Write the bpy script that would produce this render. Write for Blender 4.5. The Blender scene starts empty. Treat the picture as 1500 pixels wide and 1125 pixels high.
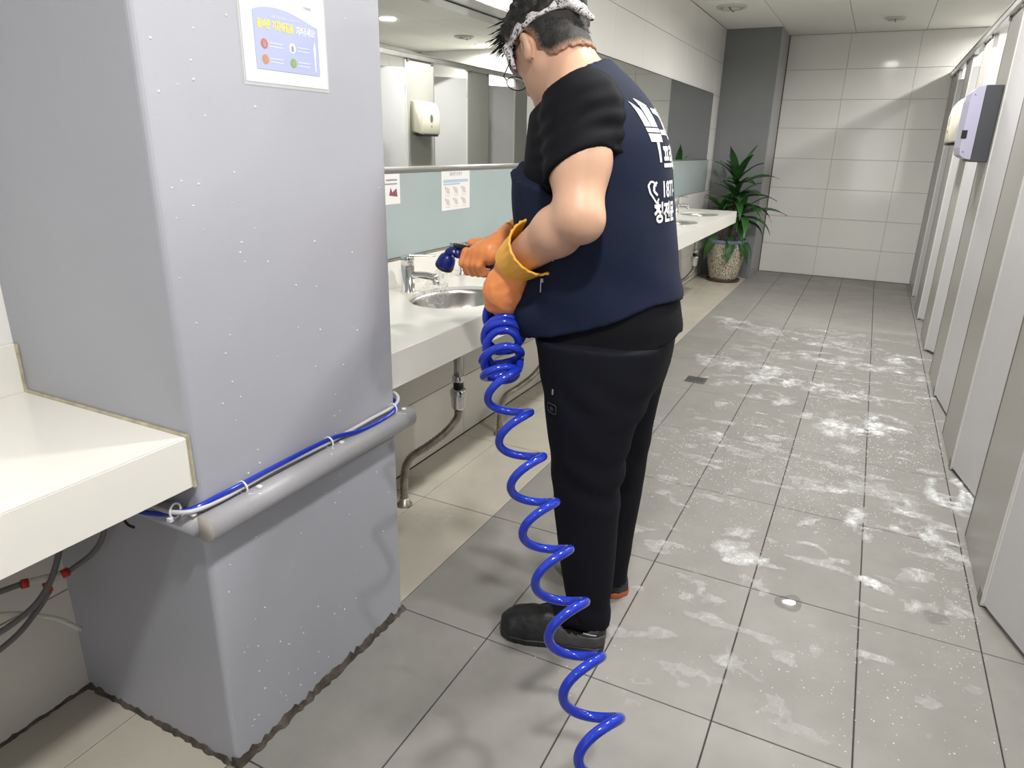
import bpy, bmesh, math, random
import numpy as np
from mathutils import Vector, Matrix
from mathutils.bvhtree import BVHTree

sc = bpy.context.scene
COL = sc.collection
# ------------------------------------------------------------------ camera
YAW, PITCH, ROLL, FPX, CAMH = -0.46079, -0.33396, 0.021857, 1011.74, 1.3
fwd = Vector((math.sin(YAW)*math.cos(PITCH), math.cos(YAW)*math.cos(PITCH), math.sin(PITCH)))
r0 = Vector((math.cos(YAW), -math.sin(YAW), 0)); u0 = r0.cross(fwd)
rt = r0*math.cos(ROLL)+u0*math.sin(ROLL); up = -r0*math.sin(ROLL)+u0*math.cos(ROLL)
cd = bpy.data.cameras.new('camera'); cd.sensor_width = 36; cd.sensor_fit = 'HORIZONTAL'
cd.lens = FPX/1500*36; cd.clip_start = 0.02; cd.clip_end = 60
cam = bpy.data.objects.new('camera', cd); COL.objects.link(cam); sc.camera = cam
cam.matrix_world = Matrix(((rt.x, up.x, -fwd.x, 0), (rt.y, up.y, -fwd.y, 0), (rt.z, up.z, -fwd.z, CAMH), (0, 0, 0, 1)))
# ------------------------------------------------------------------ world, exposure
w = bpy.data.worlds.new('world'); sc.world = w; w.use_nodes = True
w.node_tree.nodes['Background'].inputs[0].default_value = (0.9, 0.95, 1, 1)
w.node_tree.nodes['Background'].inputs[1].default_value = 0.6
vs = sc.view_settings
vs.view_transform = 'Standard'; vs.look = 'None'; vs.gamma = 1; vs.use_curve_mapping = False
vs.exposure = 0.33
LAMP_W = 26.0            # watts of each ceiling downlight
LAMPS = [(-0.06, 5.62), (-0.06, 3.78), (-0.06, 1.93), (-0.06, 0.42), (-0.06, -1.6)]  # second and last entries are fill lamps added to even out the light
LAMP_K = [1.2, 0.8, 0.75, 1.0, 0.28]
STALL_LAMPS = [(1.1, 1.35), (1.1, 3.9), (1.08, 6.0), (1.14, 7.95)]

# ------------------------------------------------------------------ materials
MATS = {}
def mat(name, col, rough=0.5, metal=0.0, spec=0.5, var=0.0, vscale=6.0, bump=0.0, bscale=200.0, coat=0.0,
        rnd=0.0, alpha=1.0, trans=0.0, emit=None, estr=0.0, rvar=0.0, sub=0.0, ior=1.45, sheen=0.0):
    if name in MATS: return MATS[name]
    m = bpy.data.materials.new(name); m.use_nodes = True; MATS[name] = m
    nt = m.node_tree; N = nt.nodes; L = nt.links; b = N['Principled BSDF']
    b.inputs['Base Color'].default_value = (*col, 1); b.inputs['Roughness'].default_value = rough
    b.inputs['Metallic'].default_value = metal; b.inputs['Specular IOR Level'].default_value = spec
    b.inputs['IOR'].default_value = ior
    b.inputs['Coat Weight'].default_value = coat; b.inputs['Alpha'].default_value = alpha
    b.inputs['Transmission Weight'].default_value = trans
    b.inputs['Sheen Weight'].default_value = sheen
    if sub: b.inputs['Subsurface Weight'].default_value = sub; b.inputs['Subsurface Radius'].default_value = (0.01, 0.004, 0.002)
    if emit: b.inputs['Emission Color'].default_value = (*emit, 1); b.inputs['Emission Strength'].default_value = estr
    g = N.new('ShaderNodeNewGeometry')
    if var or rnd:
        mul = N.new('ShaderNodeMath'); mul.operation = 'ADD'; mul.inputs[0].default_value = 0; mul.inputs[1].default_value = 0
        if var:
            t = N.new('ShaderNodeTexNoise'); t.inputs['Scale'].default_value = vscale; t.inputs['Detail'].default_value = 6
            t.inputs['Roughness'].default_value = 0.6
            L.new(g.outputs['Position'], t.inputs['Vector'])
            mr = N.new('ShaderNodeMapRange'); mr.inputs[1].default_value = 0.3; mr.inputs[2].default_value = 0.7
            mr.inputs[3].default_value = -var; mr.inputs[4].default_value = var
            L.new(t.outputs['Fac'], mr.inputs[0]); L.new(mr.outputs[0], mul.inputs[0])
        if rnd:
            oi = N.new('ShaderNodeObjectInfo'); mr2 = N.new('ShaderNodeMapRange')
            mr2.inputs[3].default_value = -rnd; mr2.inputs[4].default_value = rnd
            L.new(oi.outputs['Random'], mr2.inputs[0]); L.new(mr2.outputs[0], mul.inputs[1])
        a1 = N.new('ShaderNodeMath'); a1.inputs[1].default_value = 1; L.new(mul.outputs[0], a1.inputs[0])
        vm = N.new('ShaderNodeVectorMath'); vm.operation = 'SCALE'; vm.inputs[0].default_value = col
        L.new(a1.outputs[0], vm.inputs['Scale']); L.new(vm.outputs[0], b.inputs['Base Color'])
    if rvar:
        t = N.new('ShaderNodeTexNoise'); t.inputs['Scale'].default_value = 3; t.inputs['Detail'].default_value = 5
        L.new(g.outputs['Position'], t.inputs['Vector'])
        mr = N.new('ShaderNodeMapRange'); mr.inputs[1].default_value = 0.3; mr.inputs[2].default_value = 0.7
        mr.inputs[3].default_value = max(0.02, rough-rvar); mr.inputs[4].default_value = rough+rvar
        L.new(t.outputs['Fac'], mr.inputs[0]); L.new(mr.outputs[0], b.inputs['Roughness'])
    if bump:
        t = N.new('ShaderNodeTexNoise'); t.inputs['Scale'].default_value = bscale; t.inputs['Detail'].default_value = 3
        L.new(g.outputs['Position'], t.inputs['Vector'])
        bp = N.new('ShaderNodeBump'); bp.inputs['Strength'].default_value = bump; bp.inputs['Distance'].default_value = 0.004
        L.new(t.outputs['Fac'], bp.inputs['Height']); L.new(bp.outputs[0], b.inputs['Normal'])
    return m

M = dict(
 pillar=mat('grey pillar paint', (0.395, 0.405, 0.45), 0.42, var=0.03, vscale=2.5, bump=0.05, bscale=300),
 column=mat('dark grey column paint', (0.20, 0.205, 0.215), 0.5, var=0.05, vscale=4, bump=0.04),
 grime=mat('blackened sealant', (0.075, 0.062, 0.052), 0.7, var=0.6, vscale=28, bump=0.6, bscale=120),
 tile=mat('wet grey floor tile', (0.255, 0.245, 0.23), 0.5, spec=0.3, var=0.07, vscale=9, rnd=0.035, rvar=0.1, bump=0.02, bscale=500),
 tilecream=mat('cream floor tile', (0.47, 0.44, 0.375), 0.33, var=0.06, vscale=7, rnd=0.02, rvar=0.08),
 grout=mat('dark floor grout', (0.028, 0.024, 0.02), 0.7, var=0.3, vscale=20),
 wtile=mat('glazed white wall tile', (0.80, 0.79, 0.765), 0.10, var=0.012, vscale=2, rnd=0.012, bump=0.012, bscale=4),
 wtile_low=mat('warm white low wall tile', (0.62, 0.60, 0.55), 0.3, var=0.03, vscale=5, rnd=0.015),
 wgrout=mat('grey wall grout', (0.55, 0.54, 0.51), 0.8),
 ceil=mat('mineral ceiling panel', (0.80, 0.80, 0.745), 0.9, var=0.05, vscale=160, rnd=0.015, bump=0.3, bscale=260),
 cgrid=mat('ceiling joint', (0.22, 0.22, 0.2), 0.8),
 stone=mat('white solid surface counter', (0.79, 0.775, 0.72), 0.22, var=0.015, vscale=3, coat=0.2),
 sealant=mat('yellowed silicone', (0.42, 0.38, 0.27), 0.5, var=0.3, vscale=40),
 bglass=mat('teal back painted glass', (0.36, 0.425, 0.43), 0.08, var=0.03, vscale=3),
 mirror=mat('mirror silver', (0.86, 0.885, 0.86), 0.015, metal=1.0),
 dframe=mat('dark aluminium strip', (0.23, 0.22, 0.2), 0.4, metal=0.6),
 chrome=mat('chrome', (0.75, 0.75, 0.76), 0.09, metal=1.0),
 steel=mat('brushed steel', (0.52, 0.51, 0.49), 0.3, metal=1.0, var=0.15, vscale=30),
 flex=mat('tarnished flexible hose', (0.36, 0.33, 0.28), 0.35, metal=0.8, var=0.3, vscale=30),
 black=mat('black plastic', (0.015, 0.015, 0.017), 0.4),
 hole=mat('drain dark', (0.03, 0.03, 0.03), 0.6),
 pilaster=mat('grey partition laminate', (0.335, 0.325, 0.305), 0.32, var=0.035, vscale=40, bump=0.02),
 door=mat('pale lilac door laminate', (0.545, 0.535, 0.545), 0.3, var=0.015, vscale=30),
 alu=mat('aluminium profile', (0.62, 0.62, 0.60), 0.32, metal=0.85, var=0.1, vscale=12),
 trim=mat('pale aluminium edge', (0.74, 0.74, 0.72), 0.35, metal=0.3),
 cream=mat('cream dispenser plastic', (0.66, 0.635, 0.52), 0.28),
 lilac=mat('lilac dispenser plastic', (0.42, 0.41, 0.535), 0.35),
 dgrey=mat('dark grey dispenser body', (0.06, 0.063, 0.072), 0.45, var=0.05),
 smoke=mat('smoked window', (0.12, 0.13, 0.13), 0.15),
 white=mat('white plastic', (0.8, 0.8, 0.8), 0.35),
 vent=mat('off white grille', (0.55, 0.54, 0.5), 0.5, var=0.05),
 rust=mat('stained ring', (0.33, 0.27, 0.19), 0.7, var=0.3, vscale=40),
 lamp=mat('downlight glow', (1, 1, 1), 0.5, emit=(1.0, 0.97, 0.9), estr=28.0),
 paper=mat('white paper', (0.78, 0.77, 0.745), 0.35, var=0.01),
 sleeve=mat('clear plastic sleeve', (0.9, 0.92, 0.9), 0.08, alpha=0.18),
 pblue=mat('print periwinkle', (0.40, 0.44, 0.66), 0.4),
 pyellow=mat('print yellow', (0.83, 0.72, 0.12), 0.4),
 pwhite=mat('print white', (0.82, 0.82, 0.86), 0.4),
 pgrey=mat('print grey', (0.30, 0.29, 0.33), 0.5),
 pred=mat('print red', (0.55, 0.14, 0.10), 0.5),
 pgreen=mat('print green', (0.24, 0.42, 0.06), 0.5),
 porange=mat('print orange', (0.7, 0.24, 0.06), 0.5),
 ppink=mat('print pale pink', (0.62, 0.50, 0.52), 0.5),
 signblue=mat('sign blue', (0.015, 0.10, 0.42), 0.4),
 hose=mat('blue polyurethane hose', (0.012, 0.035, 0.42), 0.16, coat=0.3),
 hosewhite=mat('pale grey hose', (0.52, 0.52, 0.53), 0.35),
 hosegrey=mat('dark grey hose', (0.13, 0.13, 0.13), 0.45),
 tie=mat('white nylon tie', (0.72, 0.73, 0.75), 0.35),
 redfit=mat('red fitting', (0.45, 0.02, 0.015), 0.35),
 clear=mat('milky clear tube', (0.62, 0.64, 0.56), 0.25, alpha=0.75),
 leaf=mat('dracaena leaf', (0.028, 0.105, 0.022), 0.32, var=0.35, vscale=12, rnd=0.25),
 leaftip=mat('dry leaf tip', (0.45, 0.30, 0.10), 0.6),
 bark=mat('plant stem', (0.17, 0.12, 0.075), 0.8, var=0.3, vscale=30, bump=0.4, bscale=80),
 soil=mat('soil', (0.05, 0.035, 0.025), 0.95, var=0.4, vscale=60, bump=0.8, bscale=90),
 saucer=mat('brown saucer', (0.07, 0.032, 0.022), 0.4),
 skin=mat('skin', (0.575, 0.345, 0.235), 0.48, var=0.05, vscale=14, bump=0.05, bscale=500, sub=0.12),
 hair=mat('black hair', (0.010, 0.0085, 0.008), 0.6, var=0.3, vscale=60, bump=0.5, bscale=350),
 shirt=mat('black t-shirt cotton', (0.0048, 0.0052, 0.0075), 0.8, spec=0.16, bump=0.15, bscale=500),
 vest=mat('navy work vest', (0.0045, 0.0095, 0.029), 0.8, spec=0.3, var=0.1, vscale=6, bump=0.25, bscale=420),
 vestpipe=mat('navy binding', (0.012, 0.02, 0.05), 0.6),
 trousers=mat('black trousers', (0.0048, 0.0055, 0.0095), 0.8, spec=0.2, bump=0.1, bscale=400),
 clog=mat('black rubber clog', (0.014, 0.014, 0.015), 0.5, var=0.3, vscale=40, bump=0.35, bscale=140),
 clogband=mat('grey rubber clog heel', (0.045, 0.043, 0.045), 0.55, var=0.2, vscale=40, bump=0.2, bscale=160),
 clogtrim=mat('pale clog piping', (0.42, 0.42, 0.42), 0.5),
 orangesole=mat('orange outsole', (0.45, 0.11, 0.04), 0.55),
 glove=mat('orange rubber glove', (0.90, 0.315, 0.105), 0.42, var=0.05, vscale=20, bump=0.05, bscale=120),
 cuff=mat('amber glove cuff', (0.93, 0.47, 0.06), 0.42, var=0.05, vscale=20),
 print=mat('white back print', (0.72, 0.72, 0.73), 0.6, bump=0.1),
 zip=mat('grey zip pull', (0.34, 0.34, 0.36), 0.35, metal=0.6),
 glassesf=mat('black spectacle frame', (0.02, 0.02, 0.02), 0.3),
 lens=mat('spectacle lens', (0.9, 0.95, 0.93), 0.02, alpha=0.25),
 nozzle=mat('navy spray gun', (0.012, 0.02, 0.20), 0.25),
 cauto=mat('painted rail grey', (0.36, 0.36, 0.38), 0.4, var=0.06, vscale=14, bump=0.08, bscale=120),
 cutend=mat('raw cut end', (0.47, 0.43, 0.40), 0.6, var=0.12, vscale=50),
 daylight=mat('frosted daylight pane', (0.8, 0.8, 0.85), 0.4, emit=(0.86, 0.88, 1.0), estr=1.0),
)
# speckled pot glaze
def pot_material():
    m = bpy.data.materials.new('streaked cream glaze'); m.use_nodes = True; nt = m.node_tree; N = nt.nodes; L = nt.links
    b = N['Principled BSDF']; b.inputs['Roughness'].default_value = 0.45
    g = N.new('ShaderNodeNewGeometry'); mp = N.new('ShaderNodeMapping'); mp.inputs['Scale'].default_value = (1, 1, 0.35)
    L.new(g.outputs['Position'], mp.inputs[0])
    t = N.new('ShaderNodeTexNoise'); t.inputs['Scale'].default_value = 130; t.inputs['Detail'].default_value = 3; L.new(mp.outputs[0], t.inputs['Vector'])
    r = N.new('ShaderNodeValToRGB'); e = r.color_ramp.elements
    e[0].position = 0.42; e[0].color = (0.15, 0.12, 0.07, 1); e[1].position = 0.56; e[1].color = (0.60, 0.56, 0.45, 1)
    L.new(t.outputs['Fac'], r.inputs[0]); L.new(r.outputs[0], b.inputs['Base Color']); return m
M['pot'] = pot_material()
M['potrim'] = mat('blue grey pot rim', (0.16, 0.19, 0.27), 0.4, var=0.2, vscale=40)
def bandana_material():
    m = bpy.data.materials.new('white patterned bandana'); m.use_nodes = True; nt = m.node_tree; N = nt.nodes; L = nt.links
    b = N['Principled BSDF']; b.inputs['Roughness'].default_value = 0.8
    g = N.new('ShaderNodeNewGeometry')
    t = N.new('ShaderNodeTexNoise'); t.inputs['Scale'].default_value = 75; t.inputs['Detail'].default_value = 2; t.inputs['Distortion'].default_value = 2.5
    L.new(g.outputs['Position'], t.inputs['Vector'])
    r = N.new('ShaderNodeValToRGB'); e = r.color_ramp.elements
    e[0].position = 0.40; e[0].color = (0.02, 0.02, 0.022, 1); e[1].position = 0.46; e[1].color = (0.56, 0.54, 0.55, 1)
    L.new(t.outputs['Fac'], r.inputs[0]); L.new(r.outputs[0], b.inputs['Base Color']); return m
M['bandana'] = bandana_material()

# ------------------------------------------------------------------ object helpers
def link(o, parent=None):
    COL.objects.link(o)
    if parent is not None: o.parent = parent
    return o
def tag(o, label=None, cat=None, group=None, kind=None):
    if label: o['label'] = label
    if cat: o['category'] = cat
    if group: o['group'] = group
    if kind: o['kind'] = kind
    return o
def empty(name, label, cat, group=None, loc=(0, 0, 0), kind=None):
    o = bpy.data.objects.new(name, None); link(o); o.location = loc; o.empty_display_size = 0.05
    return tag(o, label, cat, group, kind)
def mesh_obj(name, me, m, parent=None, smooth=False):
    if m is not None:
        me.materials.clear(); me.materials.append(m)
    if smooth:
        me.polygons.foreach_set('use_smooth', np.ones(len(me.polygons), bool))
    o = bpy.data.objects.new(name, me); link(o)
    if parent is not None:
        o.parent = parent
        o.matrix_parent_inverse = Matrix.Translation(parent.location).inverted() if parent.type == 'EMPTY' else Matrix()
    return o
class MB:
    """collects shapes into one bmesh"""
    def __init__(s): s.bm = bmesh.new()
    def box(s, lo, hi, bev=0.0, seg=2):
        t = bmesh.new(); bmesh.ops.create_cube(t, size=1)
        c = [(a+b)/2 for a, b in zip(lo, hi)]; d = [abs(b-a) for a, b in zip(lo, hi)]
        bmesh.ops.scale(t, vec=d, verts=t.verts); bmesh.ops.translate(t, vec=c, verts=t.verts)
        if bev: bmesh.ops.bevel(t, geom=t.edges[:], offset=bev, segments=seg, affect='EDGES', profile=0.5)
        s._add(t); return s
    def _add(s, t, mtx=None):
        if mtx is not None: bmesh.ops.transform(t, matrix=mtx, verts=t.verts)
        me = bpy.data.meshes.new('tmp'); t.to_mesh(me); t.free(); s.bm.from_mesh(me); bpy.data.meshes.remove(me)
    def obox(s, size, mtx, bev=0.0, seg=2):
        t = bmesh.new(); bmesh.ops.create_cube(t, size=1); bmesh.ops.scale(t, vec=size, verts=t.verts)
        if bev: bmesh.ops.bevel(t, geom=t.edges[:], offset=bev, segments=seg, affect='EDGES', profile=0.5)
        s._add(t, mtx); return s
    def tube(s, pts, r, n=10, cap=True, closed=False):
        pts = [Vector(p) for p in pts]; k = len(pts)
        rs = r if isinstance(r, (list, tuple, np.ndarray)) else [r]*k
        bm = s.bm; rings = []; prev = None
        for i, p in enumerate(pts):
            if closed: t = pts[(i+1) % k]-pts[i-1]
            else: t = pts[min(i+1, k-1)]-pts[max(i-1, 0)]
            t.normalize()
            if prev is None:
                a = Vector((0, 0, 1)) if abs(t.z) < 0.9 else Vector((1, 0, 0)); nrm = t.cross(a).normalized()
            else:
                nrm = (prev-t*prev.dot(t)).normalized()
            prev = nrm; bn = t.cross(nrm)
            rings.append([bm.verts.new(p+(nrm*math.cos(2*math.pi*j/n)+bn*math.sin(2*math.pi*j/n))*rs[i]) for j in range(n)])
        m = k if closed else k-1
        for i in range(m):
            a, b = rings[i], rings[(i+1) % k]
            for j in range(n): bm.faces.new((a[j], a[(j+1) % n], b[(j+1) % n], b[j]))
        if cap and not closed:
            bm.faces.new(rings[0][::-1]); bm.faces.new(rings[-1])
        return s
    def lathe(s, prof, c=(0, 0, 0), n=32, sx=1.0, sy=1.0, capb=True, capt=True):
        bm = s.bm; rings = []
        for r, z in prof:
            rings.append([bm.verts.new((c[0]+sx*r*math.cos(2*math.pi*j/n), c[1]+sy*r*math.sin(2*math.pi*j/n), c[2]+z)) for j in range(n)])
        for a, b in zip(rings, rings[1:]):
            for j in range(n): bm.faces.new((a[j], a[(j+1) % n], b[(j+1) % n], b[j]))
        if capb: bm.faces.new(rings[0][::-1])
        if capt: bm.faces.new(rings[-1])
        return s
    def loft(s, rings, cap=True):
        bm = s.bm; R = [[bm.verts.new(v) for v in ring] for ring in rings]; n = len(R[0])
        for a, b in zip(R, R[1:]):
            for j in range(n): bm.faces.new((a[j], a[(j+1) % n], b[(j+1) % n], b[j]))
        if cap: bm.faces.new(R[0][::-1]); bm.faces.new(R[-1])
        return s
    def poly(s, pts, th=None, nrm=None):
        bm = s.bm; v = [bm.verts.new(p) for p in pts]; f = bm.faces.new(v)
        if th:
            r = bmesh.ops.extrude_face_region(bm, geom=[f]); vs_ = [e for e in r['geom'] if isinstance(e, bmesh.types.BMVert)]
            bmesh.ops.translate(bm, vec=Vector(nrm)*th, verts=vs_)
        return s
    def build(s, name, m, parent=None, smooth=False, fix=True):
        if fix: bmesh.ops.recalc_face_normals(s.bm, faces=s.bm.faces[:])
        me = bpy.data.meshes.new(name); s.bm.to_mesh(me); s.bm.free()
        return mesh_obj(name, me, m, parent, smooth)
def smooth_path(pts, n=8, closed=False):
    P = [Vector(p) for p in pts]; out = []; k = len(P)
    rng = range(k) if closed else range(k-1)
    for i in rng:
        p0 = P[i-1] if (closed or i > 0) else P[0]*2-P[1]
        p1, p2 = P[i], P[(i+1) % k]
        p3 = P[(i+2) % k] if (closed or i+2 < k) else P[-1]*2-P[-2]
        for j in range(n):
            t = j/n; out.append(0.5*((2*p1)+(p2-p0)*t+(2*p0-5*p1+4*p2-p3)*t*t+(3*p1-p0-3*p2+p3)*t**3))
    if not closed: out.append(P[-1].copy())
    return out
def text_mesh(body, size, bold=0.0, align='CENTER'):
    c = bpy.data.curves.new('lettering', 'FONT'); c.body = body; c.size = size; c.align_x = align; c.align_y = 'CENTER'
    c.offset = bold; c.resolution_u = 3
    o = bpy.data.objects.new('lettering', c); COL.objects.link(o)
    dg = bpy.context.evaluated_depsgraph_get(); me = bpy.data.meshes.new_from_object(o.evaluated_get(dg))
    bpy.data.objects.remove(o); return me
def flat_text(name, body, size, mtx, m, parent, bold=0.0, sx=1.0):
    me = text_mesh(body, size, bold); me.transform(mtx @ Matrix.Diagonal((sx, 1, 1, 1)))
    return mesh_obj(name, me, m, parent)
def frame(o, x, y, z):
    """matrix with columns x, y, z at origin o"""
    x, y, z = Vector(x), Vector(y), Vector(z)
    return Matrix(((x.x, y.x, z.x, o[0]), (x.y, y.y, z.y, o[1]), (x.z, y.z, z.z, o[2]), (0, 0, 0, 1)))
random.seed(7); rng = np.random.default_rng(5)
def hashn(ix, iy, iz=0, seed=0):
    h = (ix.astype(np.int64)*374761393+iy.astype(np.int64)*668265263+np.asarray(iz).astype(np.int64)*2147483647+seed*974634777) & 0xffffffff
    h = ((h ^ (h >> 13))*1274126177) & 0xffffffff
    return ((h ^ (h >> 16)) & 0xffff)/65535.0
def vnoise2(x, y, seed=0):
    ix, iy = np.floor(x), np.floor(y); fx, fy = x-ix, y-iy; fx = fx*fx*(3-2*fx); fy = fy*fy*(3-2*fy)
    a, b, c, d = hashn(ix, iy, 0, seed), hashn(ix+1, iy, 0, seed), hashn(ix, iy+1, 0, seed), hashn(ix+1, iy+1, 0, seed)
    return (a*(1-fx)+b*fx)*(1-fy)+(c*(1-fx)+d*fx)*fy
def fbm2(x, y, seed=0, o=4):
    s, a, t = 0, 0.5, 0
    for k in range(o): s = s+a*vnoise2(x*2**k, y*2**k, seed+k); t += a; a *= 0.5
    return s/t
# ================================================================== THE ROOM
XL, XS, XR = -1.543, 0.50, 2.25        # left wall, stall front, right wall
YB, YR, ZC = 8.30, -2.6, 2.412         # back wall, rear wall, ceiling
TX0, TP, TY0, TQ = -0.445, 0.3082, 1.393, 0.598   # floor joints
Z = Vector((0, 0, 1))
def structure(name, mb, m, label, cat, smooth=False):
    o = mb.build(name, m, None, smooth); return tag(o, label, cat, None, 'structure')
def unit_tile(name, sx, sy, sz, bev, m):
    me = bpy.data.meshes.new(name); bm = bmesh.new(); bmesh.ops.create_cube(bm, size=1)
    bmesh.ops.scale(bm, vec=(sx, sy, sz), verts=bm.verts)
    top = [e for e in bm.edges if all(v.co.z > 0 for v in e.verts)]
    bmesh.ops.bevel(bm, geom=top, offset=bev, segments=1, affect='EDGES'); bm.to_mesh(me); bm.free(); me.materials.append(m); return me
def inst(name, me, parent, loc, rot=None):
    o = bpy.data.objects.new(name, me); link(o, parent); o.location = loc
    if rot is not None: o.rotation_euler = rot
    return o
# floor -----------------------------------------------------------
G = 0.0016
floor = structure('floor', MB().box((XL-0.1, YR-0.1, -0.12), (XR+0.1, YB+0.1, -0.0035)), M['grout'], 'grey tiled washroom floor, wet and soapy', 'floor')
TILE = {}
def ftile(x0, x1, y0, y1, m):
    k = (round(x1-x0, 3), round(y1-y0, 3), m.name)
    if k not in TILE: TILE[k] = unit_tile('tile', k[0]-2*G, k[1]-2*G, 0.01, 0.0012, m)
    inst('tile', TILE[k], floor, ((x0+x1)/2, (y0+y1)/2, -0.005+random.uniform(-0.0003, 0.0003)))
xs = [XL, -1.362, TX0-2*TP+0.005] + [TX0+TP*k for k in range(-1, 9)]; xs = [x for x in xs if x < XR-0.05]+[XR]
ys = [TY0+TQ*k for k in range(-6, 12)]; ys = [y for y in ys if YR < y < YB-0.05]+[YB]
for i in range(len(xs)-1):
    for j in range(len(ys)-1):
        ftile(xs[i], xs[i+1], ys[j], ys[j+1], M['tilecream'] if i < 2 else M['tile'])
# left wall -------------------------------------------------------
RX, RY0, RY1, RZ0, RZ1 = -1.655, 1.389, 3.65, 1.193, 1.845      # shallow mirror recess
wl = structure('wall_left', MB().box((XL-0.30, YR-0.1, 0), (XL-0.008, YB+0.1, RZ0)).box((XL-0.30, YR-0.1, RZ1), (XL-0.008, YB+0.1, ZC)).box((XL-0.30, YR-0.1, RZ0), (XL-0.008, RY0, RZ1))
               .box((XL-0.30, RY1, RZ0), (XL-0.008, YB+0.1, RZ1)).box((XL-0.30, RY0, RZ0), (RX-0.008, RY1, RZ1)), M['wgrout'], 'white tiled wall behind the washbasin counters', 'wall')
zr = [0.002, 0.285, 0.585, 0.886, 1.19, 1.49, 1.795, 2.10, ZC]
yc = [2.606+0.598*k for k in range(-9, 10)]; yc = [YR]+[y for y in yc if YR+0.1 < y < YB-0.1]+[YB]
WT = {}
def wtile(parent, axis, a0, a1, z0, z1, pos, m, sgn):
    k = (round(a1-a0, 3), round(z1-z0, 3), m.name)
    if k not in WT: WT[k] = unit_tile('tile', k[0]-0.003, k[1]-0.003, 0.009, 0.0012, m)
    if axis == 'y':   # wall in plane x=pos, facing +x
        inst('tile', WT[k], parent, (pos-0.0045*sgn, (a0+a1)/2, (z0+z1)/2), (math.pi/2, 0, math.pi/2*sgn))
    else:             # wall in plane y=pos, facing -y
        inst('tile', WT[k], parent, ((a0+a1)/2, pos-0.0045*sgn, (z0+z1)/2), (math.pi/2, 0, 0) if sgn < 0 else (-math.pi/2, 0, 0))
for r in range(len(zr)-1):
    for j in range(len(yc)-1):
        y0, y1 = yc[j], yc[j+1]
        if 3 <= r <= 5 and y0 > 1.3 and y1 < 7.3: continue       # behind glass and mirror
        z0_ = zr[r] if r != 6 or not (1.3 < y0 < 3.7) else RZ1+0.002
        wtile(wl, 'y', y0, y1, z0_, zr[r+1], XL, M['wtile_low'] if r < 2 else M['wtile'], 1)
MB().box((RX, RY0, RZ1-0.004), (XL, RY1, RZ1+0.002)).box((RX, RY1-0.002, RZ0), (XL, RY1+0.006, RZ1)).build('recess_lining', M['wtile'], wl)
# back wall -------------------------------------------------------
wb = structure('wall_back', MB().box((XL-0.1, YB+0.008, 0), (XR+0.1, YB+0.15, ZC)), M['wgrout'], 'glossy white tiled wall at the far end of the aisle', 'wall')
xb = [XL+0.001, -1.04, -0.44, 0.178, 0.78, 1.38, 1.98, XR]
zb = [0.002, 0.316, 0.617, 0.918, 1.22, 1.522, 1.80, 2.085, ZC]
for i in range(len(xb)-1):
    for r in range(len(zb)-1): wtile(wb, 'x', xb[i], xb[i+1], zb[r], zb[r+1], YB, M['wtile'], -1)
# right and rear walls (seen only in reflections) -------------------
wr = structure('wall_right', MB().box((XR+0.008, YR-0.1, 0), (XR+0.15, YB+0.1, ZC)), M['wgrout'], 'white tiled wall behind the toilet stalls', 'wall')
yr_ = [YR+0.6*k for k in range(19)]; yr_ = [y for y in yr_ if y < YB-0.1]+[YB]
for j in range(len(yr_)-1):
    for r in range(len(zb)-1): wtile(wr, 'y', yr_[j], yr_[j+1], zb[r], zb[r+1], XR, M['wtile'], -1)
DX0, DX1, DZ = -0.74, 0.17, 2.2
structure('wall_rear', MB().box((XL-0.1, YR-0.15, 0), (DX0, YR, ZC)).box((DX1, YR-0.15, 0), (XR+0.1, YR, ZC)).box((DX0, YR-0.15, DZ), (DX1, YR, ZC)), M['wtile'], 'white wall with the entrance, behind the viewer', 'wall')
dr = empty('door_1', 'bright frosted glass entrance door behind the viewer', 'door', None, ((DX0+DX1)/2, YR, 0), 'structure')
MB().box((DX0, YR-0.1, 0), (DX0+0.05, YR-0.02, DZ)).box((DX1-0.05, YR-0.1, 0), (DX1, YR-0.02, DZ)).box((DX0, YR-0.1, DZ-0.05), (DX1, YR-0.02, DZ)).build('door_frame', M['alu'], dr)
MB().box((DX0+0.05, YR-0.08, 0.02), (DX1-0.05, YR-0.06, DZ-0.05)).build('glass_pane', M['daylight'], dr)
MB().tube([(DX1-0.15, YR-0.03, 0.85), (DX1-0.15, YR-0.03, 1.35)], 0.015).build('pull_handle', M['alu'], dr, True)
# ceiling ---------------------------------------------------------
ce = structure('ceiling', MB().box((XL-0.1, YR-0.1, ZC+0.006), (XR+0.1, YB+0.1, ZC+0.1)), M['cgrid'], 'off-white mineral panel ceiling with dark joints', 'ceiling')
cx = [XL, -1.01, -0.405, 0.205, 0.81, 1.41, 2.01, XR]; cy = [YR, -0.7, 1.1, 2.9, 4.7, 6.28, YB]
for i in range(len(cx)-1):
    for j in range(len(cy)-1):
        me = unit_tile('ceiling_panel', cx[i+1]-cx[i]-0.004, cy[j+1]-cy[j]-0.004, 0.012, 0.0015, M['ceil'])
        inst('ceiling_panel', me, ce, ((cx[i]+cx[i+1])/2, (cy[j]+cy[j+1])/2, ZC+0.006), (math.pi, 0, 0))
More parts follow.
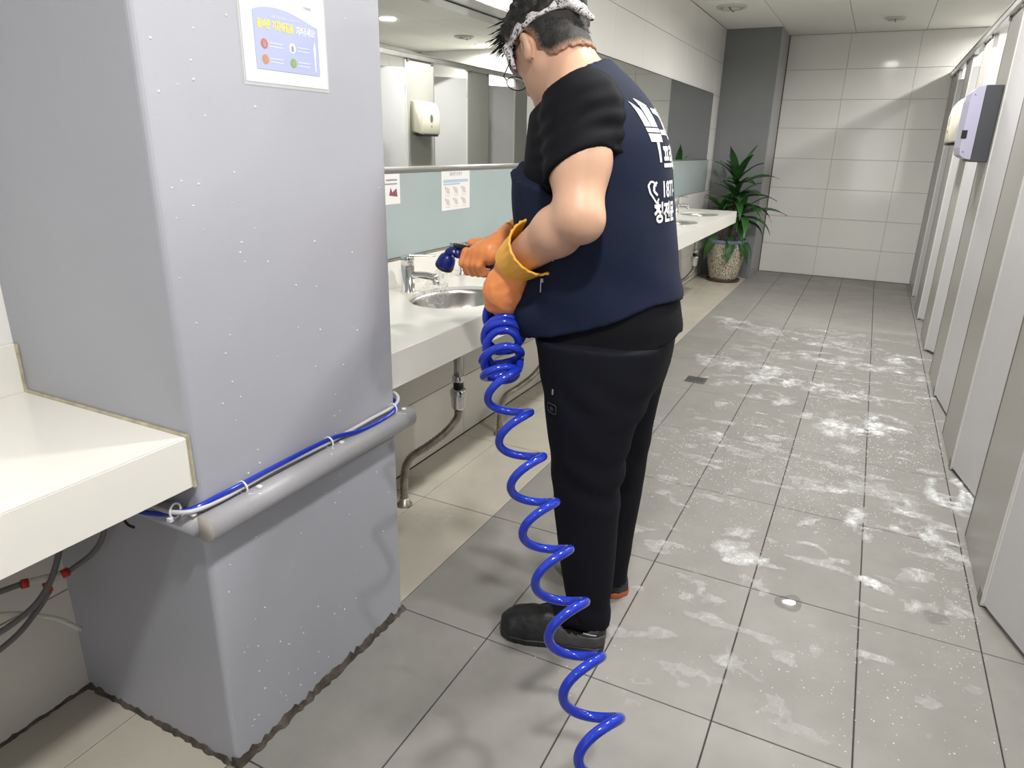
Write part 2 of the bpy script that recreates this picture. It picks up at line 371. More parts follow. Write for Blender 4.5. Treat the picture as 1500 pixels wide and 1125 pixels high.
# near pillar -----------------------------------------------------
PX1, PY0, PY1 = -1.032, 0.772, 1.388
def upright(mb, x0, x1, y0, y1, z0, z1, bev, edges='all', seg=4):
    t = bmesh.new(); bmesh.ops.create_cube(t, size=1)
    bmesh.ops.scale(t, vec=(x1-x0, y1-y0, z1-z0), verts=t.verts); bmesh.ops.translate(t, vec=((x0+x1)/2, (y0+y1)/2, (z0+z1)/2), verts=t.verts)
    ed = [e for e in t.edges if abs(e.verts[0].co.z-e.verts[1].co.z) > 0.5 and e.verts[0].co.x > (x0+x1)/2]
    bmesh.ops.bevel(t, geom=ed, offset=bev, segments=seg, affect='EDGES', profile=0.5); mb._add(t); return mb
pil = structure('pillar', upright(MB(), XL-0.05, PX1, PY0, PY1, 0, ZC+0.004, 0.012), M['pillar'], 'big light grey painted pillar between the two counters', 'pillar')
def ragged(pts, seed, h=0.022, th=0.012):
    """crumbling sealant fillet along a floor line"""
    rg = random.Random(seed); mb = MB(); path = []; d = (Vector(pts[1])-Vector(pts[0])); n = int(d.length/0.012)
    side = Z.cross(d.normalized()); rings = []
    for i in range(n+1):
        p = Vector(pts[0])+d*(i/n); hh = h*(0.35+1.2*rg.random()); tt = th*(0.6+0.8*rg.random())
        rings.append([p-side*0.012, p+side*tt*0.9, p+side*tt*0.55+Z*hh*0.4, p+side*0.001+Z*hh, p-side*0.012+Z*hh])
    mb.loft(rings); return mb
ragged([(PX1, PY0-0.005, 0), (PX1, PY1+0.005, 0)][::-1], 3, 0.017, 0.011).build('sealant', M['grime'], pil)
ragged([(PX1+0.004, PY0, 0), (XL, PY0, 0)], 4, 0.010, 0.009).build('sealant', M['grime'], pil)
bl = ragged([(XL+0.001, PY0, 0), (XL+0.001, -0.6, 0)], 5, 0.006, 0.006).build('baseboard_left', M['grime'], None); tag(bl, 'black sealant line along the wall under the near counter', 'sealant', None, 'structure')
# far column ------------------------------------------------------
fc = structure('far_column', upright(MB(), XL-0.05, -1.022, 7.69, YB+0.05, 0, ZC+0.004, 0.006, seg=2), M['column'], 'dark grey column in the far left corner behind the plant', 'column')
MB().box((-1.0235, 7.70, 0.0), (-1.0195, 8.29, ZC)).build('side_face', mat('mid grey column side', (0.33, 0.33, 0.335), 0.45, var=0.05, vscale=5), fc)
MB().box((-1.026, 8.288, 0.0), (-1.012, 8.30, ZC)).build('corner_joint', M['grime'], fc)

# ================================================================== LIGHT FITTINGS
def downlight(x, y, label, r=0.085, watt=None):
    e = empty('ceiling_downlight', label, 'light', 'recessed ceiling downlights', (x, y, ZC))
    MB().lathe([(r+0.022, 0.0), (r+0.02, -0.006), (r, -0.008), (r-0.004, 0.002)], (x, y, ZC), 28, capb=False, capt=False).build('ring', M['white'], e, True)
    MB().lathe([(r-0.003, -0.002), (0.001, -0.003)], (x, y, ZC), 28, capb=False).build('diffuser', M['lamp'], e, True)
    ld = bpy.data.lights.new('downlight', 'AREA'); ld.shape = 'DISK'; ld.size = 2*r; ld.energy = watt or LAMP_W; ld.color = (1.0, 0.98, 0.945); ld.spread = math.radians(170)
    lo = bpy.data.objects.new('downlight_beam', ld); link(lo); lo.location = (x, y, ZC-0.012); lo.parent = e; lo.matrix_parent_inverse = Matrix.Translation(e.location).inverted()
for i, (x, y) in enumerate(LAMPS):
    downlight(x, y, watt=LAMP_W*LAMP_K[i], label=['recessed downlight over the far third of the aisle', 'added fill downlight over the middle of the aisle', 'recessed downlight over the man in the aisle',
                     'recessed downlight above the near grey pillar, out of frame', 'added unseen fill downlight by the entrance door behind the viewer'][i])
for i, (x, y) in enumerate(STALL_LAMPS):
    downlight(x, y, ['recessed downlight over the nearest stalls', 'recessed downlight over the second and third stalls', 'left glowing downlight seen in the mirror, over the stalls', 'right glowing downlight seen in the mirror, over the last stall'][i], 0.075, LAMP_W*(1.0 if i == 3 else 0.75))
def ceiling_grille(x, y, r, label, stained):
    e = empty('ceiling_vent', label, 'vent', 'round ceiling vents', (x, y, ZC))
    MB().lathe([(r, 0.001), (r*0.98, -0.012), (r*0.80, -0.02), (r*0.76, -0.004)], (x, y, ZC), 32, capb=False, capt=False).build('rim', M['vent'], e, True)
    MB().lathe([(r*0.78, -0.001), (0.002, -0.002)], (x, y, ZC), 24, capb=False).build('recess', M['rust'] if stained else M['cgrid'], e)
    MB().lathe([(r*0.60, -0.006), (r*0.58, -0.02), (r*0.30, -0.026), (0.003, -0.027)], (x, y, ZC), 32, capb=False).build('disc', M['vent'], e, True)
    MB().box((x-0.006, y-r*0.75, ZC-0.030), (x+0.006, y+r*0.75, ZC-0.020), 0.002).build('crossbar', M['dframe'], e)
ceiling_grille(-1.29, 6.52, 0.125, 'larger round ceiling vent with dark crossbar above the plant', False)
ceiling_grille(-0.07, 7.50, 0.085, 'small round stained ceiling vent near the back wall', True)
ceiling_grille(1.0, 7.28, 0.11, 'round ceiling vent over the stalls seen in the mirror', True)

# ================================================================== COUNTERS
CT, CB, CF = 0.785, 0.685, -1.038
BAS = [2.08+0.775*k for k in range(6)]; BX = -1.255; BA, BB = 0.155, 0.205
def counter(name, y0, y1, basins, label):
    e = empty(name, label, 'counter', None, (CF, (y0+y1)/2, CB))
    mb = MB(); bm = mb.bm
    # top plate with elliptical cut-outs: build strips around each hole
    cuts = [y0]
    for b in basins: cuts += [b-BB-0.02, b+BB+0.02]
    cuts.append(y1)
    n = 48
    for i in range(len(cuts)-1):
        a, b = cuts[i], cuts[i+1]
        if i % 2 == 0 or not basins:
            vs_ = [bm.verts.new(p) for p in ((XL+0.001, a, CT), (CF, a, CT), (CF, b, CT), (XL+0.001, b, CT))]; bm.faces.new(vs_)
        else:
            c = (a+b)/2; inner = []; outer = []; x0, x1 = XL+0.001, CF
            for j in range(n):
                t = 2*math.pi*j/n; dx, dy = math.cos(t), math.sin(t)
                inner.append(bm.verts.new((BX+BA*dx, c+BB*dy, CT)))
                k = min([(x1-BX)/dx if dx > 1e-6 else (x0-BX)/dx if dx < -1e-6 else 9, (b-c)/abs(dy) if abs(dy) > 1e-6 else 9])
                outer.append(bm.verts.new((BX+k*dx, c+k*dy, CT)))
            for j in range(n): bm.faces.new((inner[j], outer[j], outer[(j+1) % n], inner[(j+1) % n]))
            cor = [(x1, b), (x0, b), (x0, a), (x1, a)]
            for (qx, qy) in cor:   # fill corner triangles
                o2 = sorted(outer, key=lambda v: (v.co.x-qx)**2+(v.co.y-qy)**2)[:2]
                bm.faces.new((o2[0], o2[1], bm.verts.new((qx, qy, CT))))
            low = [bm.verts.new((v.co.x, v.co.y, CT-0.02)) for v in inner]
            for j in range(n): bm.faces.new((inner[j], inner[(j+1) % n], low[(j+1) % n], low[j]))
    mb.build('countertop', M['stone'], e)
    MB().box((CF-0.02, y0, CB), (CF, y1, CT-0.0005), 0.0015, 1).build('front_apron', M['stone'], e)
    if y1 > 6: MB().box((XL+0.001, y1-0.02, CB), (CF-0.02, y1, CT-0.0005), 0.001, 1).build('end_apron', M['stone'], e)
    MB().box((XL+0.0005, y0, CT), (XL+0.014, y1, 0.889), 0.001, 1).build('backsplash', M['stone'], e)
    return e
ca = counter('washbasin_counter', -1.4, PY0-0.001, [], 'white counter end at the left edge, against the near face of the pillar')
cb = counter('washbasin_counter', PY1+0.001, 6.47, BAS, 'long white counter with sunken basins running to the potted plant')
MB().tube([(CF+0.001, PY0-0.003, CB), (CF+0.001, PY0-0.003, CT+0.001), (XL+0.014, PY0-0.003, CT+0.001), (XL+0.014, PY0-0.003, 0.889)], 0.004, 6).build('sealant_bead', M['sealant'], ca)
MB().tube([(XL+0.015, 1.4, 0.8905), (XL+0.015, 6.47, 0.8905)], 0.004, 6).build('sealant_bead', mat('mould stained silicone', (0.2, 0.19, 0.15), 0.6, var=0.6, vscale=14), cb)
ORD = ['first', 'second', 'third', 'fourth', 'fifth', 'sixth']
def copy_thing(root, dloc, label):
    r = root.copy(); COL.objects.link(r); r.location = Vector(root.location)+Vector(dloc); r['label'] = label
    for ch in list(root.children):
        c = ch.copy(); COL.objects.link(c); c.parent = r; c.matrix_parent_inverse = ch.matrix_parent_inverse.copy()
        for g in list(ch.children):
            d = g.copy(); COL.objects.link(d); d.parent = c; d.matrix_parent_inverse = g.matrix_parent_inverse.copy()
    return r
def repeat(root, ys_, labels):
    for k in range(1, len(ys_)): copy_thing(root, (0, ys_[k]-ys_[0], 0), labels[k])
# basin
b0 = BAS[0]
LB = ['steel basin under the spray gun, nearest the pillar', 'steel basin second from the pillar, behind the man', 'steel basin third from the pillar, hidden by the man', 'steel basin fourth from the pillar, hidden by the man',
      'steel basin second from the far end of the counter', 'steel basin at the far end of the counter by the plant']
e = empty('wash_basin', LB[0], 'basin', 'basins sunk in the long counter', (BX, b0, CT-0.15))
MB().lathe([(1.06, -0.012), (1.0, -0.012), (0.985, -0.03), (0.95, -0.07), (0.86, -0.11), (0.6, -0.135), (0.2, -0.143), (0.14, -0.145)], (BX, b0, CT), 48, BA, BB, capb=False, capt=False).build('bowl', M['steel'], e, True)
MB().lathe([(0.035, -0.141), (0.033, -0.138), (0.022, -0.14), (0.02, -0.146), (0.001, -0.147)], (BX, b0, CT), 20, capb=False).build('waste_ring', M['chrome'], e, True)
repeat(e, BAS, LB)
# faucet
LF = ['chrome lever tap beside the pillar, spray in front of it'] + ['chrome lever tap %s from the pillar' % ORD[k] for k in range(1, 5)] + ['chrome lever tap at the far end of the counter by the plant']
fx, fy = -1.45, 2.055
e = empty('basin_tap', LF[0], 'tap', 'lever taps on the long counter', (fx, fy, CT))
MB().lathe([(0.027, 0), (0.027, 0.003), (0.0235, 0.006), (0.0235, 0.095)], (fx, fy, CT), 24).build('body', M['chrome'], e, True)
hd = MB().lathe([(0.0235, 0.097), (0.0235, 0.126), (0.021, 0.130)], (fx, fy, CT), 24).build('cartridge_cap', M['chrome'], e, True)
MB().obox((0.095, 0.022, 0.006), frame((fx+0.042, fy+0.032, CT+0.131), Vector((0.8, 0.6, -0.02)).normalized(), Vector((-0.6, 0.8, 0)), (0, 0, 1)), 0.002).build('lever', M['chrome'], hd)
MB().tube(smooth_path([(fx+0.015, fy, CT+0.062), (fx+0.06, fy+0.02, CT+0.062), (fx+0.105, fy+0.036, CT+0.054)], 4), 0.0135, 14).build('spout', M['chrome'], e, True)
MB().lathe([(0.0125, -0.012), (0.0125, 0.004)], (fx+0.098, fy+0.034, CT+0.044), 14).build('aerator', M['steel'], e, True)
repeat(e, [fy+(b-b0) for b in BAS], LF)
# soap dispensers between basins
LS = ['chrome soap pump just beyond the spray gun'] + ['chrome soap pump between the %s and %s basins' % (ORD[k], ORD[k+1]) for k in range(1, 4)] + ['chrome soap pump before the farthest basin']
sx_, sy_ = -1.46, 2.45
e = empty('soap_pump', LS[0], 'soap dispenser', 'soap pumps on the long counter', (sx_, sy_, CT))
MB().lathe([(0.022, 0), (0.022, 0.006), (0.013, 0.012), (0.011, 0.10), (0.015, 0.103), (0.015, 0.125), (0.010, 0.13)], (sx_, sy_, CT), 18).build('pump_head', M['chrome'], e, True)
MB().tube([(sx_, sy_, CT+0.119), (sx_+0.05, sy_+0.04, CT+0.118), (sx_+0.085, sy_+0.066, CT+0.112)], 0.0055, 10).build('spout', M['chrome'], e, True)
repeat(e, [sy_+(b-b0) for b in BAS[:5]], LS)
# bottle traps
LT = ['chrome waste pipe with flexible hose under the basin by the pillar', 'chrome waste pipe with flexible hose beside the man\'s hip', 'waste pipe with flexible hose under the third basin', 'waste pipe with flexible hose under the fourth basin',
      'waste pipe with flexible hose under the fifth basin', 'waste pipe with flexible hose beside the potted plant']
tx, ty = -1.255, 2.08
e = empty('waste_pipe', LT[0], 'waste pipe', 'waste pipes under the long counter', (-1.39, 1.905, 0))
MB().lathe([(0.017, 0.47), (0.017, 0.645)], (tx, ty, 0), 18).build('tailpiece', M['steel'], e, True)
MB().lathe([(0.021, 0.465), (0.023, 0.47), (0.023, 0.487), (0.020, 0.49)], (tx, ty, 0), 18).build('nut', M['chrome'], e, True)
MB().lathe([(0.019, 0.437), (0.019, 0.466)], (tx, ty, 0), 18).build('rubber_seal', M['black'], e, True)
MB().lathe([(0.018, 0.352), (0.027, 0.368), (0.0285, 0.405), (0.031, 0.412), (0.031, 0.432), (0.026, 0.438)], (tx, ty, 0), 20).build('coupling', M['chrome'], e, True)
pth = smooth_path([(tx, ty, 0.358), (tx-0.003, ty-0.005, 0.32), (tx-0.03, ty-0.045, 0.27), (tx-0.075, ty-0.10, 0.225), (tx-0.118, ty-0.150, 0.188), (-1.387, ty-0.172, 0.13), (-1.39, 1.905, 0.02)], 12)
rr = [0.0145+(0.0018 if i % 2 else -0.0008) for i in range(len(pth))]
MB().tube(pth, rr, 12).build('flexible_hose', M['flex'], e, True)
MB().lathe([(0.03, 0.0005), (0.03, 0.004), (0.02, 0.01), (0.017, 0.03)], (-1.39, 1.905, 0), 16).build('floor_collar', M['flex'], e, True)
repeat(e, BAS, LT)

# ================================================================== GLASS, MIRROR, NOTICES
gl = empty('glass_splashback', 'pale teal back-painted glass band between counter and mirror', 'glass panel', None, (XL, 4.4, 0.893))
sy2 = [1.39, 3.04, 4.6, 6.1, 7.45]
for a, b in zip(sy2, sy2[1:]): MB().box((XL+0.0005, a+0.0008, 0.894), (XL+0.007, b-0.0008, 1.194), 0.0006, 1).build('glass_panel', M['bglass'], gl)
MI_A = 0.0
mi = empty('wall_mirror', 'long frameless mirror above the basins reflecting the stalls', 'mirror', None, (XL, 4.4, 1.2))
MB().box((RX+0.0005, RY0+0.001, RZ0+0.004), (RX+0.006, RY1-0.003, RZ1-0.006), 0.0008, 1).build('mirror_glass', M['mirror'], mi)
MB().box((XL+0.0005, RY1+0.007, 1.204), (XL+0.007, 7.36, 1.803), 0.0008, 1).build('mirror_glass', M['mirror'], mi)
MB().box((RX+0.0005, RY0, RZ0+0.0005), (XL+0.010, RY1, RZ0+0.0105), 0.001, 1).box((XL+0.0005, RY1, 1.194), (XL+0.010, 7.36, 1.204), 0.001, 1).build('lower_strip', M['dframe'], mi)
MB().box((RX+0.0005, RY0+0.001, RZ1-0.009), (RX+0.009, RY1-0.003, RZ1-0.0045), 0.0005, 1).box((XL+0.0005, RY1, 1.803), (XL+0.008, 7.36, 1.807), 0.0005, 1).build('upper_strip', M['black'], mi)
NX = XL+0.0078
def notice(y0, y1, z0, z1, label):
    e = empty('paper_notice', label, 'notice', 'notices on the teal glass', (NX, (y0+y1)/2, z0))
    MB().box((NX-0.0006, y0, z0), (NX, y1, z1)).build('sheet', M['paper'], e); return e
def rect(e, name, y0, y1, z0, z1, m, k=0.0004):
    return MB().poly([(NX+k, y0, z0), (NX+k, y1, z0), (NX+k, y1, z1), (NX+k, y0, z1)]).build(name, m, e)
# on a wall facing +x, reading direction for the viewer is +y
def wall_text(e, body, size, y, z, m, bold=0.0, x=None, sx=1.0):
    return flat_text('lettering', body, size, frame(((x or NX)+0.0005, y, z), (0, 1, 0), (0, 0, 1), (1, 0, 0)), m, e, bold, sx)
n1 = notice(2.423, 2.645, 1.040, 1.193, 'handwashing steps notice with six small pictures on the teal glass')
wall_text(n1, '올바른 손씻기', 0.017, 2.534, 1.180, M['pgrey'])
rect(n1, 'print_band', 2.437, 2.630, 1.148, 1.160, mat('print pale blue', (0.42, 0.52, 0.66), 0.5)); rect(n1, 'print_band', 2.437, 2.565, 1.139, 1.145, mat('print pale blue', (0.42, 0.52, 0.66), 0.5))
for r in range(2):
    for c in range(3):
        yy, zz = 2.470+c*0.064, 1.118-r*0.045
        a = MB().poly([(NX+0.0005, yy-0.016, zz+0.002), (NX+0.0005, yy-0.004, zz-0.012), (NX+0.0005, yy+0.015, zz-0.014), (NX+0.0005, yy+0.010, zz+0.006), (NX+0.0005, yy-0.006, zz+0.013)]).build('hand_picture', M['ppink'], n1)
        rect(n1, 'picture_number', yy-0.022, yy-0.016, zz+0.006, zz+0.014, M['pgrey'], 0.0006)
        rect(n1, 'caption_line', yy-0.018, yy+0.018, zz-0.0215, zz-0.0195, M['ppink'], 0.0005)
n2 = notice(1.92, 2.142, 1.087, 1.192, 'notice sheet half hidden behind the pillar')
for z0, z1, a in ((1.168, 1.174, 2.06), (1.155, 1.160, 2.04)): rect(n2, 'text_line', a, 2.125, z0, z1, M['pgrey'])
MB().poly([(NX+0.0005, 2.075, 1.118), (NX+0.0005, 2.125, 1.112), (NX+0.0005, 2.120, 1.142), (NX+0.0005, 2.095, 1.128), (NX+0.0005, 2.085, 1.146)]).build('picture', mat('print maroon', (0.25, 0.08, 0.10), 0.5), n2)

# poster on the pillar: plane x = PX1, faces +x, reading direction +y
pe = empty('pillar_poster', 'laminated blue cough-manners poster stuck high on the pillar', 'poster', None, (PX1, 1.09, 1.395))
q = PX1+0.0015
y0, y1, z0, z1 = 0.984, 1.199, 1.398, 1.70
MB().box((q-0.0008, y0, z0), (q, y1, z1)).build('sheet', M['paper'], pe)
MB().box((q+0.0002, y0-0.006, z0-0.006), (q+0.0006, y1+0.003, z1)).build('plastic_sleeve', M['sleeve'], pe)
k = q+0.0009
def pq(y, z, d=0): return (k+d, y, z)
arc = [pq(1.011+0.166*t, 1.516+0.014*math.sin(math.pi*t**0.8)-0.010*t) for t in np.linspace(0, 1, 20)]
MB().poly([pq(1.011, 1.4205), pq(1.177, 1.4205)]+arc[::-1]).build('blue_panel', M['pblue'], pe)
def ptext(body, size, y, z, m, bold=0.0, sx=1.0): return flat_text('lettering', body, size, frame((k+0.0004, y, z), (0, 1, 0), (0, 0, 1), (1, 0, 0)), m, pe, bold, sx)
ptext('올바른 기침예절을', 0.0165, 1.0645, 1.4955, M['pyellow'], 0.0005, 0.72)
ptext('지켜주세요!', 0.0160, 1.1425, 1.4945, M['pwhite'], 0.0003, 0.66)
ptext('나와 우리 모두의 건강을 위해', 0.0058, 1.09, 1.5105, M['pwhite'])
for (yy, zz, m) in ((1.033, 1.4635, 'pred'), (1.033, 1.4375, 'porange'), (1.104, 1.4635, 'pwhite'), (1.104, 1.4375, 'pgreen')):
    MB().poly([pq(yy+0.0085*math.cos(t), zz+0.0085*math.sin(t), 0.0003) for t in np.linspace(0, 6.283, 16)[:-1]]).build('round_icon', M[m], pe)
    MB().poly([pq(yy-0.003, zz-0.006, 0.0006), pq(yy+0.003, zz-0.006, 0.0006), pq(yy+0.004, zz+0.001, 0.0006), pq(yy, zz+0.006, 0.0006), pq(yy-0.004, zz+0.001, 0.0006)]).build('icon_figure', M['pgrey'], pe)
    for dz in (0.003, -0.003): MB().poly([pq(yy+0.013, zz+dz-0.001, 0.0003), pq(yy+0.046, zz+dz-0.001, 0.0003), pq(yy+0.046, zz+dz+0.001, 0.0003), pq(yy+0.013, zz+dz+0.001, 0.0003)]).build('text_line', mat('print pale lilac', (0.58, 0.60, 0.75), 0.5), pe)
MB().poly([pq(1.164, 1.428, 0.0003), pq(1.1665, 1.428, 0.0003), pq(1.168, 1.472, 0.0003), pq(1.1655, 1.482, 0.0003), pq(1.162, 1.472, 0.0003)]).build('thermometer_picture', M['pwhite'], pe)
ptext('보건소', 0.0075, 1.045, 1.5435, M['pgrey']); ptext('기침예절', 0.0065, 1.150, 1.5375, M['pgrey'])
MB().poly([pq(1.028+0.004*math.cos(t), 1.545+0.004*math.sin(t), 0.0003) for t in np.linspace(0, 6.283, 12)[:-1]]).build('small_emblem', M['pgrey'], pe)

# ================================================================== PILLAR RAIL AND HOSES
RZ = 0.607
re_ = empty('bumper_rail', 'grey painted round bumper rail wrapped around the pillar', 'rail', None, (PX1+0.02, 1.08, RZ))
xr_ = PX1+0.019; rad = 0.0275
MB().tube([(xr_, 0.758, RZ), (xr_, 1.418, RZ)], rad, 24).build('front_rail', M['cauto'], re_, True)
MB().tube([(-1.50, PY0-0.008, RZ), (PX1+0.004, PY0-0.008, RZ)], rad*0.82, 20).build('side_rail', M['cauto'], re_, True)
MB().lathe([(rad*0.98, -0.0015), (rad*0.96, 0.0), (0.001, 0.0005)], (0, 0, 0), 20, capb=False).build('cut_end', M['cutend'], re_, True).data.transform(frame((xr_, 0.7575, RZ), (1, 0, 0), (0, 0, 1), (0, -1, 0)))
hz = RZ+rad
wh = smooth_path([(-1.40, 0.66, 0.655), (-1.30, 0.728, hz+0.004), (-1.16, 0.735, hz+0.002), (-1.045, 0.735, hz+0.010), (PX1+0.010, 0.80, hz+0.008), (PX1+0.010, 0.95, hz+0.012), (PX1+0.012, 1.12, hz+0.010), (PX1+0.010, 1.27, hz+0.012), (PX1+0.009, 1.37, hz+0.014), (PX1+0.002, 1.398, hz+0.03), (PX1-0.03, 1.402, hz+0.045)], 8)
tag(MB().tube(wh, 0.0046, 10).build('air_hose', M['hosewhite'], None, True), 'thin pale grey hose tied along the top of the pillar rail', 'hose')
bh = smooth_path([(-1.40, 0.68, 0.645), (-1.30, 0.738, hz-0.006), (-1.16, 0.722, hz-0.009), (-1.05, 0.742, hz+0.006), (PX1+0.011, 0.82, hz+0.018), (PX1+0.012, 0.95, hz+0.019), (PX1+0.013, 1.12, hz+0.017), (PX1+0.022, 1.22, hz+0.004), (PX1+0.021, 1.33, hz+0.003), (PX1+0.006, 1.390, hz+0.012), (PX1-0.03, 1.404, hz+0.02)], 8)
tag(MB().tube(bh, 0.0052, 10).build('air_hose', M['hose'], None, True), 'thin blue hose tied along the top of the pillar rail', 'hose')
for i, yy in enumerate((0.742, 0.862, 1.115, 1.362)):
    e = empty('cable_tie', 'white cable tie on the rail hoses, %s from the near pillar corner' % ORD[i], 'cable tie', 'cable ties on the pillar rail', (PX1+0.012, yy, hz))
    cxx = PX1+0.012 if i else -1.06; cyy = yy if i else 0.738
    d = Vector((0, 1, 0)) if i else Vector((1, 0.1, 0)).normalized(); s_ = Z.cross(d)
    MB().tube([Vector((cxx, cyy, hz+0.009))+s_*(0.0125*math.cos(t))+Z*(0.014*math.sin(t)) for t in np.linspace(0, 6.283, 15)[:-1]], 0.0022, 6, closed=True).build('loop', M['tie'], e, True)
    MB().obox((0.010, 0.008, 0.008), frame(Vector((cxx, cyy, hz-0.003))-s_*0.014*(-1 if i else 1)*1.0, d, s_, Z), 0.001).build('buckle', M['tie'], e)
    MB().tube([Vector((cxx, cyy, hz-0.002))+(s_ if i else -s_)*-0.012, Vector((cxx, cyy, hz-0.002))+(s_ if i else -s_)*-0.024+d*0.022*(1 if i % 2 else -1)-Z*0.006], 0.0024, 5).build('tail', M['tie'], e)
    MB().obox((0.011, 0.011, 0.007), frame(Vector((cxx, cyy, hz+0.001))+d*0.03+s_*(-0.012 if i else 0.012), d, s_, Z), 0.003).build('adhesive_clip', M['tie'], e)
tag(MB().tube(smooth_path([(-1.215, 0.744, 0.645), (-1.222, 0.735, 0.60), (-1.205, 0.732, 0.578), (-1.188, 0.735, 0.572)], 6), 0.0028, 6).build('cord_stub', M['black'], None, True), 'short black cord end hanging from the side rail', 'cord')
# hoses under the near counter
fit = Vector((-1.395, 0.655, 0.43))
e = empty('hose_tee', 'hose tee with red collars under the left counter', 'hose fitting', None, fit)
MB().tube([fit+Vector((-0.01, -0.02, 0.004)), fit+Vector((0.012, 0.028, 0.0))], 0.0085, 10).build('body', M['clear'], e, True)
MB().tube([fit+Vector((0.013, 0.030, 0)), fit+Vector((0.017, 0.043, 0.002))], 0.0098, 10).build('red_collar', M['redfit'], e, True)
MB().tube([fit+Vector((0.0, 0.004, -0.004)), fit+Vector((0.004, 0.004, -0.028))], 0.008, 10).build('red_collar', M['redfit'], e, True)
MB().tube([fit+Vector((-0.012, -0.022, 0.004)), fit+Vector((-0.016, -0.034, 0.006))], 0.0098, 10).build('red_collar', M['redfit'], e, True)
for pts, lab, m, r in (
    ([fit+Vector((0.017, 0.043, 0.002)), fit+Vector((0.04, 0.085, 0.03)), (-1.31, 0.745, 0.52), (-1.285, 0.745, 0.60), (-1.30, 0.735, 0.66)], 'dark grey hose rising from the red tee to the pillar rail', 'hosegrey', 0.0058),
    ([fit+Vector((-0.016, -0.034, 0.006)), fit+Vector((-0.03, -0.10, 0.012)), (-1.46, 0.45, 0.46), (-1.48, 0.2, 0.47)], 'dark grey hose running level from the red tee to the left', 'hosegrey', 0.0062),
    ([(-1.36, 0.735, 0.64), (-1.375, 0.70, 0.52), (-1.36, 0.645, 0.435), (-1.36, 0.57, 0.395), (-1.40, 0.42, 0.36), (-1.42, 0.2, 0.34)], 'dark grey hose crossing in front of the red tee', 'hosegrey', 0.006),
    ([fit+Vector((0.004, 0.004, -0.028)), fit+Vector((0.003, -0.03, -0.06)), (-1.385, 0.56, 0.342), (-1.41, 0.42, 0.30), (-1.43, 0.2, 0.28)], 'dark grey hose sagging lowest from the red tee', 'hosegrey', 0.006)):
    tag(MB().tube(smooth_path(pts, 8), r, 10).build('rubber_hose', M[m], None, True), lab, 'hose')
tag(MB().tube(smooth_path([(-1.46, 0.40, 0.405), (-1.425, 0.56, 0.395), (-1.405, 0.655, 0.335), (-1.40, 0.708, 0.268)], 8), [0.0045]*18+[0.0052]*7, 10).build('clear_tube', M['clear'], None, True), 'loose milky tube end under the left counter', 'tube')

